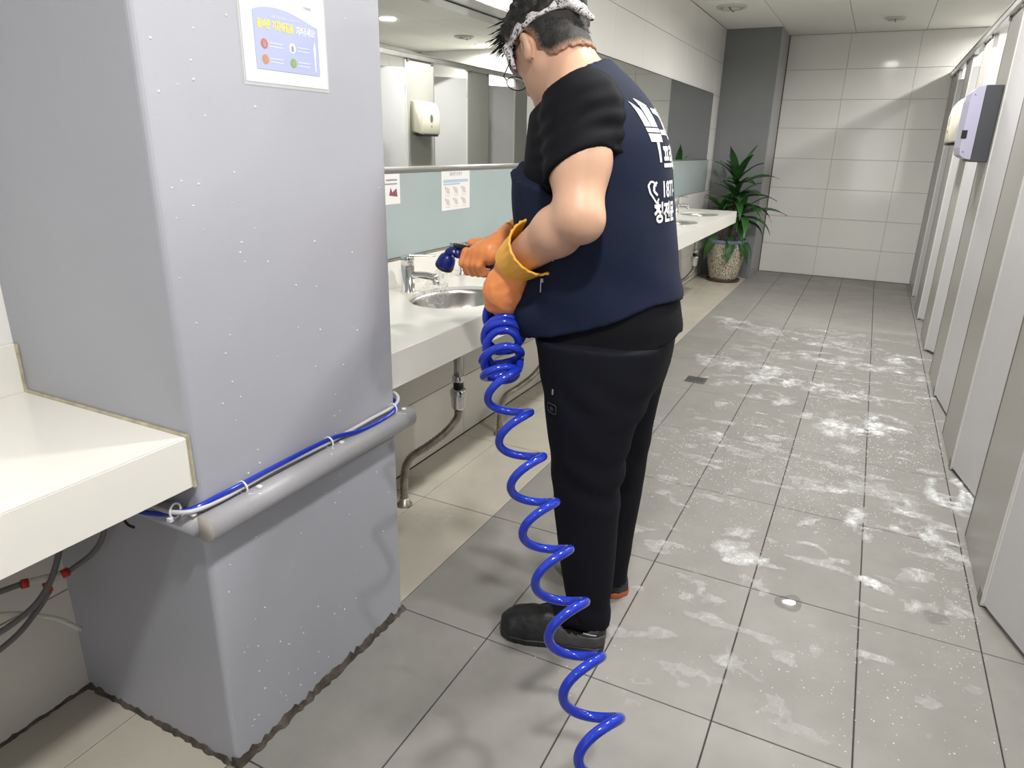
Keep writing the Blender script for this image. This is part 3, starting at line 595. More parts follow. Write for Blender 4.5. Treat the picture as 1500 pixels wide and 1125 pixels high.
# ================================================================== STALLS
PW, PITCHY, P0 = 0.445, 1.068, 2.232
PS = [P0+PITCHY*k for k in range(-4, 6)]; PS = [y-0.3 if i < 4 else y for i, y in enumerate(PS)]; TH = 0.022; PTOP = 1.985
ANG = {0: 19, 1: 12, 2: 5.5, 3: 28, 4: 32, 5: 30}
DN = {-4: 'entrance-side', -3: 'fourth-before', -2: 'third-before', -1: 'second-before'}
for k, y in zip(range(-4, 6), PS):
    pos = {-4: 'beside the entrance door', -3: 'behind the viewer', -2: 'level with the viewer, out of frame', -1: 'just out of frame at the right', 0: 'nearest in view at the right edge', 1: 'second in view', 2: 'carrying the lilac dispenser', 3: 'carrying the cream dispenser', 4: 'fifth in view', 5: 'against the back wall'}[k]
    y1 = y+PW if k < 5 else YB-0.002
    e = empty('stall_pilaster', 'tall grey stall panel %s' % pos, 'partition', 'grey front panels of the stalls', (XS, (y+y1)/2, 0))
    MB().box((XS, y, 0.004), (XS+TH, y1, PTOP), 0.0015, 1).build('panel', M['pilaster'], e)
    MB().box((XS-0.002, y-0.006, 0.006), (XS+TH+0.002, y+0.004, PTOP), 0.001, 1).build('edge_trim', M['trim'], e)
    MB().box((XS-0.002, y1-0.004, 0.006), (XS+TH+0.002, y1+(0.004 if k < 5 else 0.001), PTOP), 0.001, 1).build('edge_trim', M['dframe'], e)
    MB().box((XS-0.004, y+0.002, 0.0005), (XS+TH+0.004, y+0.05, 0.045), 0.001, 1).build('foot', M['dframe'], e)
    yc_ = (y+y1)/2 if k < 5 else None
    if yc_: 
        pt = empty('stall_partition', 'grey side partition inside the stalls behind the panel %s' % pos, 'partition', 'side partitions between the stalls', ((XS+TH+0.65), yc_, 0))
        MB().box((XS+TH+0.001, yc_-0.01, 0.12), (XR-0.001, yc_+0.01, PTOP-0.09), 0.001, 1).build('panel', M['pilaster'], pt)
        MB().box((XS+TH+0.001, yc_-0.013, PTOP-0.09), (XR-0.001, yc_+0.013, PTOP-0.075), 0.001, 1).build('top_cap', M['alu'], pt)
        MB().tube([(XR-0.1, yc_, 0.0), (XR-0.1, yc_, 0.12)], 0.014).build('foot', M['alu'], pt, True)
    # door hinged on the near edge of this panel, swinging into the stall towards the viewer
    if k > -4:
        a = math.radians(ANG.get(k, 0.5)); dirv = Vector((math.sin(a), -math.cos(a), 0)); nrm = Vector((-math.cos(a), -math.sin(a), 0))
        Wd = PITCHY-PW-0.016+(0.3 if k == 0 else 0); hx = Vector((XS+TH*0.5, y-0.009, 0))
        dl = {-4: 'closed pale lilac stall door beside the entrance', -3: 'closed pale lilac stall door behind the viewer', -2: 'closed pale lilac stall door level with the viewer, out of frame', -1: 'closed pale lilac stall door just out of frame at the right', 0: 'pale lilac stall door nearest the viewer at the right edge', 1: 'pale lilac stall door ajar, second from the viewer', 2: 'pale lilac stall door nearly shut, third from the viewer', 3: 'pale lilac stall door ajar just before the cream dispenser',
              4: 'pale lilac stall door with a blue sign, seen in the mirror', 5: 'pale lilac stall door closest to the back wall'}[k]
        d = empty('stall_door', dl, 'door', 'stall doors', hx)
        mt = frame(hx+dirv*(Wd/2)+Z*0.965, dirv, nrm, dirv.cross(nrm))
        if dirv.cross(nrm).z < 0: mt = frame(hx+dirv*(Wd/2)+Z*0.965, dirv, -nrm, -dirv.cross(nrm)); 
        MB().obox((Wd, 0.02, 1.89), mt, 0.0012, 1).build('panel', M['door'], d)
        MB().obox((0.007, 0.022, 1.89), mt @ Matrix.Translation((-Wd/2+0.003, 0, 0)), 0.001, 1).build('edge_trim', M['trim'], d)
        for zz in (-0.80, 0.80): MB().tube([mt @ Vector((-Wd/2-0.003, 0, zz-0.03)), mt @ Vector((-Wd/2-0.003, 0, zz+0.03))], 0.007, 8).build('hinge', M['dframe'], d, True)
        sgn = 1 if (mt.to_3x3() @ Vector((0, 1, 0))).dot(nrm) > 0 else -1
        lk = MB().tube([mt @ Vector((Wd/2-0.05, 0.010*sgn, 0.03)), mt @ Vector((Wd/2-0.05, 0.028*sgn, 0.03))], 0.016, 14).build('latch_knob', M['alu'], d, True)
        if k == 4:
            fpl = mt @ Matrix.Translation((Wd/2-0.09, 0.0105*sgn, 0.635))
            sgp = MB().obox((0.12, 0.0015, 0.16), fpl, 0.0004, 1).build('sign_plate', M['white'], d)
            f2 = mt @ Matrix.Translation((Wd/2-0.09, 0.0116*sgn, 0.665)); MB().obox((0.114, 0.0008, 0.096), f2).build('blue_field', M['signblue'], sgp)
            f3 = mt @ Matrix.Translation((Wd/2-0.09, 0.0116*sgn, 0.572)); MB().obox((0.06, 0.0008, 0.022), f3).build('blue_mark', M['signblue'], sgp)
            ic = [(-0.03, 0.036), (-0.012, 0.036), (-0.010, 0.004), (0.022, 0.004), (0.026, -0.006), (0.010, -0.018), (0.010, -0.034), (-0.018, -0.034), (-0.024, -0.010)]
            MB().poly([mt @ Vector((Wd/2-0.09-sgn*a_, 0.0126*sgn, 0.665+b_)) for a_, b_ in ic]).build('toilet_symbol', M['pwhite'], sgp)
rl = empty('header_rail', 'aluminium header rail along the top of the stalls', 'rail', None, (XS-0.005, 3, PTOP))
MB().box((XS-0.022, YR+0.002, PTOP+0.002), (XS+TH+0.010, YB-0.002, PTOP+0.050), 0.004, 1).build('profile', M['alu'], rl)
MB().box((XS-0.026, YR+0.002, PTOP+0.040), (XS-0.021, YB-0.002, PTOP+0.050), 0.001, 1).build('lip', M['dframe'], rl)
for y in PS:
    for dy in (0.03, PW-0.03):
        if y+dy < YB: MB().box((XS-0.012, y+dy-0.016, PTOP-0.018), (XS-0.0015, y+dy+0.016, PTOP+0.006), 0.002, 1).build('clip', M['dframe'], rl)
# cream tissue dispenser (profile extruded along y)
yA, yB_ = 5.50, 5.79; zA, zB = 1.365, 1.655
e = empty('tissue_dispenser', 'cream jumbo tissue dispenser on a grey stall panel', 'dispenser', None, (XS, (yA+yB_)/2, zA))
prof = [(0.0, 0.02), (-0.06, 0.012), (-0.115, 0.0), (-0.124, 0.015), (-0.124, 0.17), (-0.115, 0.225), (-0.09, 0.265), (-0.05, 0.285), (0.0, 0.29)]
def ring_at(y, inset):
    c = (-0.06, 0.15); return [(XS-0.001+c[0]+(px-c[0])*(1-inset) if px < -0.001 else XS-0.001, y, zA+c[1]+(pz-c[1])*(1-inset)) for px, pz in prof]
MB().loft([ring_at(yA, 0.10), ring_at(yA+0.008, 0.03), ring_at(yA+0.025, 0), ring_at(yB_-0.025, 0), ring_at(yB_-0.008, 0.03), ring_at(yB_, 0.10)]).build('cover', M['cream'], e, True)
MB().loft([[(XS-0.126, (yA+yB_)/2+0.024*math.cos(t), zA+0.14+0.036*math.sin(t)) for t in np.linspace(0, 6.283, 21)[:-1]], [(XS-0.120, (yA+yB_)/2+0.024*math.cos(t), zA+0.14+0.036*math.sin(t)) for t in np.linspace(0, 6.283, 21)[:-1]]]).build('window', M['smoke'], e)
MB().box((XS-0.1275, (yA+yB_)/2-0.004, zA+0.062), (XS-0.122, (yA+yB_)/2+0.004, zA+0.082), 0.001, 1).build('keyhole', M['black'], e)
MB().box((XS-0.120, yA+0.03, zA-0.012), (XS-0.03, yB_-0.03, zA+0.006), 0.003, 1).build('tear_bar', M['black'], e)
MB().box((XS-0.014, yA+0.012, zA+0.002), (XS-0.0005, yB_-0.012, zA+0.27), 0.003, 1).build('back_plate', mat('grey back plate', (0.2, 0.2, 0.19), 0.5), e)
# lilac dispenser
yA, yB_, zA, zB = 4.44, 4.795, 1.262, 1.632
e = empty('hand_towel_dispenser', 'lilac fronted dispenser with dark grey body on a stall panel', 'dispenser', None, (XS, (yA+yB_)/2, zA))
MB().box((XS-0.078, yA, zA), (XS-0.0005, yB_, zB), 0.004, 2).build('body', M['dgrey'], e)
pr = [(-0.077, 0.012), (-0.110, 0.020), (-0.128, 0.035), (-0.134, 0.07), (-0.134, 0.30), (-0.127, 0.340), (-0.112, 0.36), (-0.077, 0.368)]
MB().loft([[(XS+px, y, zA+pz) for px, pz in pr] for y in (yA-0.003, yB_+0.003)]).build('cover', M['lilac'], e)
MB().box((XS-0.139, yA-0.006, zA+0.115), (XS-0.116, yA+0.02, zA+0.155), 0.001, 1).build('lock', M['black'], e)
for zz in (0.05, 0.325): MB().tube([(XS-0.117, yA-0.0045, zA+zz), (XS-0.117, yA-0.001, zA+zz)], 0.0035, 8).build('screw', M['dframe'], e)
# floor drain
e = empty('floor_drain', 'small steel floor drain grate in the soapy aisle', 'drain', None, (-0.752, 3.97, 0))
MB().box((-0.807, 3.915, -0.0015), (-0.697, 4.025, 0.0008)).build('pan', M['hole'], e)
MB().box((-0.81, 3.912, 0.0003), (-0.80, 4.028, 0.003)).box((-0.704, 3.912, 0.0003), (-0.694, 4.028, 0.003)).box((-0.80, 3.912, 0.0003), (-0.704, 3.922, 0.003)).box((-0.80, 4.018, 0.0003), (-0.704, 4.028, 0.003)).build('frame', M['steel'], e)
for i in range(7): MB().box((-0.794+i*0.0135, 3.923, 0.0006), (-0.788+i*0.0135, 4.017, 0.0028)).build('bar', M['steel'], e)
# ================================================================== SIGNED DISTANCE MODELLING
class Field:
    def __init__(s, lo, hi, h):
        s.lo = np.array(lo, float); s.h = h; s.n = np.ceil((np.array(hi, float)-s.lo)/h).astype(int)+1
        s.F = np.full(s.n, 0.3, np.float32)
    def sub(s, lo, hi):
        a = np.maximum(np.floor((np.array(lo)-s.lo)/s.h).astype(int), 0); b = np.minimum(np.ceil((np.array(hi)-s.lo)/s.h).astype(int)+1, s.n)
        if np.any(b <= a): return None, None
        sl = tuple(slice(i, j) for i, j in zip(a, b))
        ax = [s.lo[i]+s.h*np.arange(a[i], b[i]) for i in range(3)]
        return sl, np.stack(np.meshgrid(*ax, indexing='ij'), -1)
    def put(s, fn, lo, hi, k=0.0, mode='add'):
        pad = k+3*s.h; sl, P = s.sub(np.array(lo)-pad, np.array(hi)+pad)
        if sl is None: return s
        d = fn(P).astype(np.float32); f = s.F[sl]
        if mode == 'add':
            if k: hh = np.maximum(k-np.abs(f-d), 0)/k; s.F[sl] = np.minimum(f, d)-hh*hh*k*0.25
            else: s.F[sl] = np.minimum(f, d)
        elif mode == 'sub':
            if k: hh = np.maximum(k-np.abs(f+d), 0)/k; s.F[sl] = np.maximum(f, -d)+hh*hh*k*0.25
            else: s.F[sl] = np.maximum(f, -d)
        return s
    def caps(s, a, b, ra, rb, k=0.0, mode='add'):
        a, b = np.array(a, float), np.array(b, float); m = max(ra, rb)
        def fn(P):
            d = b-a; t = np.clip(((P-a)@d)/(d@d), 0, 1); return np.linalg.norm(P-a-t[..., None]*d, axis=-1)-(ra+(rb-ra)*t)
        return s.put(fn, np.minimum(a, b)-m, np.maximum(a, b)+m, k, mode)
    def ell(s, c, axes, rad, k=0.0, mode='add'):
        """ellipsoid; axes = 3 unit rows"""
        c = np.array(c, float); A = np.array(axes, float); rad = np.array(rad, float); m = rad.max()
        def fn(P):
            q = (P-c)@A.T; g = np.linalg.norm(q/rad, axis=-1); g2 = np.linalg.norm(q/(rad*rad), axis=-1)+1e-9
            return g*(g-1)/g2
        return s.put(fn, c-m, c+m, k, mode)
    def clip(s, fn):
        _, P = s.sub(s.lo, s.lo+s.h*s.n); s.F = np.maximum(s.F, fn(P).astype(np.float32)); return s
    def warp(s, fn):
        _, P = s.sub(s.lo, s.lo+s.h*s.n); s.F = s.F+fn(P).astype(np.float32); return s
    def mesh(s, name):
        F = s.F; h = s.h
        F[0], F[-1] = 0.3, 0.3; F[:, 0], F[:, -1] = 0.3, 0.3; F[:, :, 0], F[:, :, -1] = 0.3, 0.3
        S = F < 0; nx, ny, nz = F.shape
        c = np.zeros((nx-1, ny-1, nz-1), np.int8)
        for dx in (0, 1):
            for dy in (0, 1):
                for dz in (0, 1): c += S[dx:nx-1+dx, dy:ny-1+dy, dz:nz-1+dz]
        act = np.argwhere((c > 0) & (c < 8)); idx = np.full(c.shape, -1, np.int32); idx[tuple(act.T)] = np.arange(len(act))
        acc = np.zeros((len(act), 3)); cnt = np.zeros(len(act))
        off = np.array([(x, y, z) for x in (0, 1) for y in (0, 1) for z in (0, 1)])
        vals = np.stack([F[tuple((act+o).T)] for o in off], 1)
        for i in range(8):
            for j in range(i+1, 8):
                if abs(off[i]-off[j]).sum() != 1: continue
                a, b = vals[:, i], vals[:, j]; m = (a < 0) != (b < 0)
                t = np.where(m, a/np.where(m, a-b, 1), 0)
                acc[m] += (off[i]+(off[j]-off[i])*t[:, None])[m]; cnt[m] += 1
        V = s.lo+h*(act+acc/cnt[:, None]); Q = []
        for ax in range(3):
            o1, o2 = [k for k in range(3) if k != ax]
            a = [slice(None)]*3; b = [slice(None)]*3; a[ax] = slice(0, -1); b[ax] = slice(1, None)
            e = np.argwhere(S[tuple(a)] != S[tuple(b)]); e = e[(e[:, o1] > 0) & (e[:, o2] > 0) & (e[:, o1] < F.shape[o1]-1) & (e[:, o2] < F.shape[o2]-1)]
            flip = S[tuple(e.T)]
            def cell(d1, d2):
                q = e.copy(); q[:, o1] -= d1; q[:, o2] -= d2; return idx[tuple(q.T)]
            q = np.stack([cell(1, 1), cell(0, 1), cell(0, 0), cell(1, 0)], 1)
            if ax == 1: flip = ~flip
            q[~flip] = q[~flip][:, ::-1]; Q.append(q)
        Q = np.concatenate(Q); me = bpy.data.meshes.new(name)
        me.vertices.add(len(V)); me.vertices.foreach_set('co', V.astype(np.float32).ravel())
        me.loops.add(len(Q)*4); me.loops.foreach_set('vertex_index', Q.ravel().astype(np.int32))
        me.polygons.add(len(Q)); me.polygons.foreach_set('loop_start', np.arange(0, len(Q)*4, 4, dtype=np.int32))
        me.update(calc_edges=True); me.validate(); return me
    def build(s, name, m, parent): return mesh_obj(name, s.mesh(name), m, parent, True)
def vn3(P, sc_, seed=0):
    q = P*sc_; i = np.floor(q); f = q-i; f = f*f*(3-2*f); x, y, z = i[..., 0], i[..., 1], i[..., 2]; r = 0
    for dx in (0, 1):
        for dy in (0, 1):
            for dz in (0, 1):
                wgt = (f[..., 0] if dx else 1-f[..., 0])*(f[..., 1] if dy else 1-f[..., 1])*(f[..., 2] if dz else 1-f[..., 2])
                r = r+wgt*hashn(x+dx, y+dy, z+dz, seed)
    return r-0.5
def sm(keys, z):
    """smooth interpolation of keyed rows (z, a, b, ...) -> list of arrays"""
    K = np.array(keys, float); zz = np.linspace(K[0, 0], K[-1, 0], 160); out = []
    for c in range(1, K.shape[1]):
        v = np.interp(zz, K[:, 0], K[:, c]); g = np.exp(-0.5*(np.arange(-9, 10)/4.0)**2); g /= g.sum()
        v = np.convolve(np.pad(v, 9, mode='edge'), g, 'valid'); out.append(np.interp(z, zz, v))
    return out

# ================================================================== THE MAN
PO = np.array([-0.57, 1.63, 0.0]); th = math.radians(11.5)
Fw = np.array([-math.cos(th), -math.sin(th), 0]); Lf = np.array([math.sin(th), -math.cos(th), 0]); Zz = np.array([0, 0, 1.0])
def B(f, l, z): return PO+Fw*f+Lf*l+Zz*z
man = empty('person', 'man in navy vest and black trousers rinsing the basin with a spray hose', 'person', None, tuple(PO))
# posture keys: z, centre forward, half depth, half width
TORSO = [(0.74, -0.03, 0.165, 0.185), (0.82, -0.032, 0.180, 0.195), (0.90, -0.026, 0.180, 0.195), (1.00, -0.002, 0.178, 0.195), (1.13, 0.012, 0.170, 0.20), (1.24, 0.023, 0.168, 0.205), (1.32, 0.027, 0.158, 0.195), (1.39, 0.044, 0.134, 0.165), (1.44, 0.062, 0.104, 0.120), (1.485, 0.088, 0.070, 0.075), (1.52, 0.098, 0.05, 0.055)]
def loft_sdf(keys, grow=0.0, exp=2.2, lat=0.0):
    def fn(P):
        q = P-PO; f = q@Fw; l = q@Lf-lat; z = q[..., 2]
        c, a, b_ = sm(keys, z); a = a+grow; b_ = b_+grow; f = f-c
        g = (np.abs(f/a)**exp+np.abs(l/b_)**exp)**(1/exp); r = np.sqrt(f*f+l*l)+1e-6
        d = r*(1-1/np.maximum(g, 1e-3)); d = np.maximum(d*0.9, -0.06)
        return np.maximum(d, np.maximum(keys[0][0]-z, z-keys[-1][0])-0.0)
    return fn
SH_L, SH_R = B(0.040, 0.178, 1.372), B(0.060, -0.178, 1.372)
EL_L = np.array([-0.530, 1.358, 1.165]); WR_L = np.array([-0.712, 1.442, 1.045]); HA_L = np.array([-0.745, 1.452, 0.968])
EL_R = np.array([-0.655, 1.895, 1.130]); WR_R = np.array([-0.850, 1.690, 1.062]); HA_R = np.array([-0.915, 1.645, 1.030])
# head frame
hyaw = np.array([-0.885, 0.465, 0]); hyaw /= np.linalg.norm(hyaw); hp = math.radians(33)
hf = hyaw*math.cos(hp)-Zz*math.sin(hp); hu = hyaw*math.sin(hp)+Zz*math.cos(hp); hl = np.cross(hu, hf)
HC = np.array([-0.733, 1.640, 1.512]); HA = np.array([hf, hl, hu])
def Hd(f, l, u): return HC+hf*f+hl*l+hu*u
NB = B(0.065, 0, 1.40)
RFT = np.array([-0.85, 0.527, 0])      # far foot turned out
# --- body: one continuous skin
lo, hi = np.array([-1.05, 1.20, 0.0]), np.array([-0.28, 2.02, 1.72])
bd = Field(lo, hi, 0.0062)
bd.put(loft_sdf(TORSO, -0.022), B(0, 0, 0.74)-0.3, B(0, 0, 1.5)+0.3)
for s_, hipf in ((1, -0.01), (-1, -0.05)):
    hip, kn, an = B(hipf, 0.10*s_, 0.80), B(hipf, 0.115*s_, 0.46), B(hipf-0.02, 0.118*s_, 0.09)
    bd.caps(hip, kn, 0.082, 0.055, 0.03); bd.caps(kn, an, 0.054, 0.036, 0.02); bd.caps(an, an+(Fw if s_ > 0 else RFT)*0.13-Zz*0.055, 0.036, 0.026, 0.02)
bd.caps(SH_L, (SH_L+EL_L)/2, 0.066, 0.062, 0.03); bd.caps((SH_L+EL_L)/2, EL_L, 0.0615, 0.049, 0.03)
fm = EL_L+(WR_L-EL_L)*0.32
bd.caps(EL_L, fm, 0.047, 0.052, 0.02); bd.caps(fm, WR_L, 0.052, 0.037, 0.02)
bd.ell(EL_L+np.array([0.012, 0, -0.014]), np.eye(3), (0.040, 0.038, 0.040), 0.02)
bd.caps(WR_L, HA_L, 0.032, 0.03, 0.02)
bd.caps(SH_R, EL_R, 0.064, 0.048, 0.03); bd.caps(EL_R, EL_R+(WR_R-EL_R)*0.3, 0.047, 0.05, 0.02); bd.caps(EL_R+(WR_R-EL_R)*0.3, WR_R, 0.05, 0.034, 0.02); bd.caps(WR_R, HA_R, 0.03, 0.026, 0.02)
bd.caps(NB, Hd(-0.035, 0, -0.05), 0.066, 0.060, 0.03)
bd.caps(B(0.04, 0, 1.40), B(0.055, 0.10, 1.395), 0.06, 0.05, 0.04)
bd.ell(Hd(-0.004, 0, 0.012), HA, (0.098, 0.078, 0.094), 0.02)
bd.ell(Hd(0.030, 0, -0.052), HA, (0.062, 0.060, 0.062), 0.025)       # face
bd.caps(Hd(-0.01, 0.050, -0.055), Hd(0.062, 0.016, -0.100), 0.021, 0.018, 0.022)   # jaw
bd.caps(Hd(-0.01, -0.050, -0.055), Hd(0.062, -0.016, -0.100), 0.021, 0.018, 0.022)
bd.ell(Hd(0.070, 0, -0.100), HA, (0.024, 0.026, 0.02), 0.02)         # chin
bd.caps(Hd(0.088, 0, 0.002), Hd(0.108, 0, -0.036), 0.009, 0.0125, 0.012)  # nose
bd.ell(Hd(0.100, 0.012, -0.040), HA, (0.009, 0.008, 0.007), 0.006); bd.ell(Hd(0.100, -0.012, -0.040), HA, (0.009, 0.008, 0.007), 0.006)
bd.caps(Hd(0.090, -0.034, 0.014), Hd(0.090, 0.034, 0.014), 0.009, 0.009, 0.015)   # brow
bd.caps(Hd(0.088, -0.018, -0.064), Hd(0.088, 0.018, -0.064), 0.007, 0.007, 0.008); bd.caps(Hd(0.087, -0.014, -0.074), Hd(0.087, 0.014, -0.074), 0.007, 0.007, 0.006)
for s_ in (1, -1):
    bd.ell(Hd(0.088, 0.032*s_, -0.004), HA, (0.014, 0.015, 0.010), 0.01, 'sub')
    bd.ell(Hd(0.080, 0.032*s_, -0.004), HA, (0.011, 0.013, 0.010))
    # ear
    ea = np.array([hf*0.35+hl*s_*0.93, hf*0.93-hl*s_*0.35, hu]); ea = np.array([ea[0]/np.linalg.norm(ea[0]), ea[1]/np.linalg.norm(ea[1]), hu])
    ec = Hd(-0.012, 0.083*s_, -0.008)
    bd.ell(ec, ea, (0.0105, 0.0205, 0.033), 0.008)
    bd.ell(ec+hl*s_*0.011+hf*0.006+hu*0.004, ea, (0.0075, 0.011, 0.020), 0.005, 'sub')
    bd.ell(ec+hf*0.006-hu*0.026, ea, (0.007, 0.010, 0.011), 0.006)
skin = bd.build('body', M['skin'], man); skin['label'] = 'bare arms, neck and bowed head'

# --- hair
hr = Field(HC-0.16, HC+0.16, 0.004)
def hairtop(P):
    q = (P-HC)@HA.T; f, l, u = q[..., 0], q[..., 1], q[..., 2]
    top = np.clip((u-0.0)/0.06, 0, 1); g = 0.006+0.024*top+0.006*np.clip(f/0.05, 0, 1)*top
    rad = np.array([0.098, 0.078, 0.094]); e_ = np.linalg.norm((q-np.array([-0.004, 0, 0.012]))/(rad+g[..., None]), axis=-1)
    d = (e_-1)*0.085
    na_, nb_2 = np.array([-0.036, 0, -0.01]), np.array([-0.046, 0, -0.085]); dd = nb_2-na_; tt = np.clip(((q-na_)@dd)/(dd@dd), 0, 1)
    d = np.minimum(d, np.linalg.norm(q-na_-tt[..., None]*dd, axis=-1)-0.0655)
    n = 0.010*vn3(P, 75, 1)*(0.3+top)+0.008*vn3(P, 30, 2)*top
    # hairline: forehead, temples, around the ears, nape
    line = np.maximum.reduce([(-u+0.040)-np.clip(-(f-0.052)*9, -0.05, 0.19), np.maximum(-0.068-u+1.1*np.maximum(f+0.062, 0)+0.010*vn3(P, 120, 8), (f-0.012)-0.9*np.clip(u+0.01, 0, 0.06))])
    earcut = 0.030-np.sqrt((f+0.008)**2+((u+0.008)*0.85)**2)
    return np.maximum.reduce([d+n, line, np.where(np.abs(l) > 0.055, earcut, -1)])
hr.put(hairtop, HC-0.15, HC+0.15)
hair = hr.build('hair', M['hair'], man)
# cropped sides: hair density thins out towards the hairline
hv = np.empty(len(hair.data.vertices)*3, np.float32); hair.data.vertices.foreach_get('co', hv); hq = (hv.reshape(-1, 3)-HC)@HA.T
ln = np.minimum(hq[:, 2]-(-0.068+1.1*np.maximum(hq[:, 0]+0.062, 0)), np.sqrt((hq[:, 0]+0.008)**2+((hq[:, 2]+0.008)*0.85)**2)-0.026)
at0 = hair.data.attributes.new('thin', 'FLOAT', 'POINT'); at0.data.foreach_set('value', np.where(hq[:, 0] < 0.03, 0.9*np.clip(1-ln/0.022, 0, 1), 0).astype(np.float32))
def hair_fade():
    m = M['hair'].copy(); m.name = 'black hair thinning at the nape'; nt = m.node_tree; N = nt.nodes; L = nt.links; b = N['Principled BSDF']
    for l in list(b.inputs['Base Color'].links): L.remove(l)
    a = N.new('ShaderNodeAttribute'); a.attribute_name = 'thin'; g_ = N.new('ShaderNodeNewGeometry')
    t = N.new('ShaderNodeTexNoise'); t.inputs['Scale'].default_value = 420; L.new(g_.outputs['Position'], t.inputs['Vector'])
    ad = N.new('ShaderNodeMath'); ad.operation = 'MULTIPLY_ADD'; ad.inputs[1].default_value = 1.1; ad.inputs[2].default_value = -0.55; L.new(t.outputs['Fac'], ad.inputs[0])
    s = N.new('ShaderNodeMath'); s.operation = 'ADD'; L.new(a.outputs['Fac'], s.inputs[0]); L.new(ad.outputs[0], s.inputs[1])
    r = N.new('ShaderNodeValToRGB'); e = r.color_ramp.elements; e[0].position = 0.15; e[0].color = (0.010, 0.0085, 0.008, 1); e[1].position = 1.1; e[1].color = (0.40, 0.23, 0.155, 1)
    e[1].position = 1.0
    L.new(s.outputs[0], r.inputs[0]); L.new(r.outputs[0], b.inputs['Base Color']); return m
hair.data.materials[0] = hair_fade()
# loose strands, each a thin tapered blade
mb = MB(); rg = random.Random(11)
for i in range(1500):
    while True:
        d = Vector((rg.gauss(0, 1), rg.gauss(0, 1), rg.gauss(0, 1))).normalized()
        if d.z > -0.05 or (d.x < -0.2 and d.z > -0.6): break
    short = d.z < 0.25
    p = np.array([d.x*0.104-0.004, d.y*0.084, d.z*0.11+0.012]) if not short else np.array([d.x*0.101-0.004, d.y*0.081, d.z*0.097+0.012])
    if p[0] > 0.055 and p[2] < 0.055: continue
    if abs(p[1]) > 0.05 and abs(p[0]+0.008) < 0.04 and p[2] < 0.03: continue
    L_ = (rg.uniform(0.036, 0.072) if d.x > 0.25 else rg.uniform(0.02, 0.034)) if not short else rg.uniform(0.006, 0.011)
    flow = np.array([d.x, d.y, d.z])*0.8+np.array([0.75, 0.0, -0.05 if not short else -0.9])*(1.0 if not short else 0.7)+np.array([rg.gauss(0, .25), rg.gauss(0, .25), rg.gauss(0, .25)])
    flow /= np.linalg.norm(flow); q1 = p+flow*L_*0.5+np.array([0, 0, 0.003]); q2 = p+flow*L_+np.array([0.2, 0, -0.25])*L_*0.3
    W_ = [Vector(Hd(*v)) for v in (p*0.96, q1, q2)]
    mb.tube(W_, [0.0022, 0.0016, 0.0003] if not short else [0.0012, 0.0009, 0.0002], 4, cap=False)
st = mb.build('hair_strands', M['hair'], hair); st['kind'] = 'stuff'
# --- bandana
bn = Field(HC-0.15, HC+0.15, 0.0036)
def band(P):
    q = (P-HC)@HA.T; f, l, u = q[..., 0], q[..., 1], q[..., 2]
    e_ = (np.linalg.norm((q-np.array([-0.004, 0, 0.012]))/np.array([0.114, 0.093, 0.116]), axis=-1)-1)*0.095
    mid = 0.036-0.16*f*np.sign(f)*0.4+0.0*l; wd = 0.0165+0.006*np.clip(f/0.06, -1, 1)+0.006*vn3(P, 35, 5)
    return np.maximum(np.abs(e_+0.003*vn3(P, 60, 4))-0.0038, np.abs(u-mid)-wd)
bn.put(band, HC-0.14, HC+0.14)
bn.ell(Hd(-0.118, 0.026, 0.030), HA, (0.013, 0.016, 0.013), 0.008)
bn.caps(Hd(-0.118, 0.024, 0.028), Hd(-0.122, -0.03, -0.010), 0.010, 0.007, 0.006)
bn.caps(Hd(-0.116, 0.034, 0.036), Hd(-0.085, 0.06, 0.092), 0.010, 0.006, 0.006)
bn.caps(Hd(0.050, 0.084, 0.030), Hd(0.040, 0.088, -0.028), 0.011, 0.004, 0.008)
bn.build('bandana', M['bandana'], man)
# --- spectacles
gs = MB()
for s_ in (1, -1):
    gs.tube([Vector(Hd(0.112+0.004*math.cos(t), s_*(0.033+0.026*math.cos(t)), -0.012+0.019*math.sin(t))) for t in np.linspace(0, 6.283, 25)[:-1]], 0.0014, 6, closed=True)
    gs.tube([Vector(Hd(0.112, s_*0.060, -0.004)), Vector(Hd(0.102, s_*0.074, -0.002)), Vector(Hd(0.04, s_*0.083, 0.004)), Vector(Hd(-0.005, s_*0.087, 0.010)), Vector(Hd(-0.03, s_*0.086, -0.012))], 0.0017, 6)
gs.tube([Vector(Hd(0.114, -0.009, -0.008)), Vector(Hd(0.117, 0, -0.004)), Vector(Hd(0.114, 0.009, -0.008))], 0.0013, 6)
gl_ = gs.build('spectacles', M['glassesf'], man, True)
for s_ in (1, -1):
    MB().poly([Vector(Hd(0.112+0.004*math.cos(t), s_*(0.033+0.025*math.cos(t)), -0.012+0.018*math.sin(t))) for t in np.linspace(0, 6.283, 21)[:-1]]).build('lens', M['lens'], gl_)

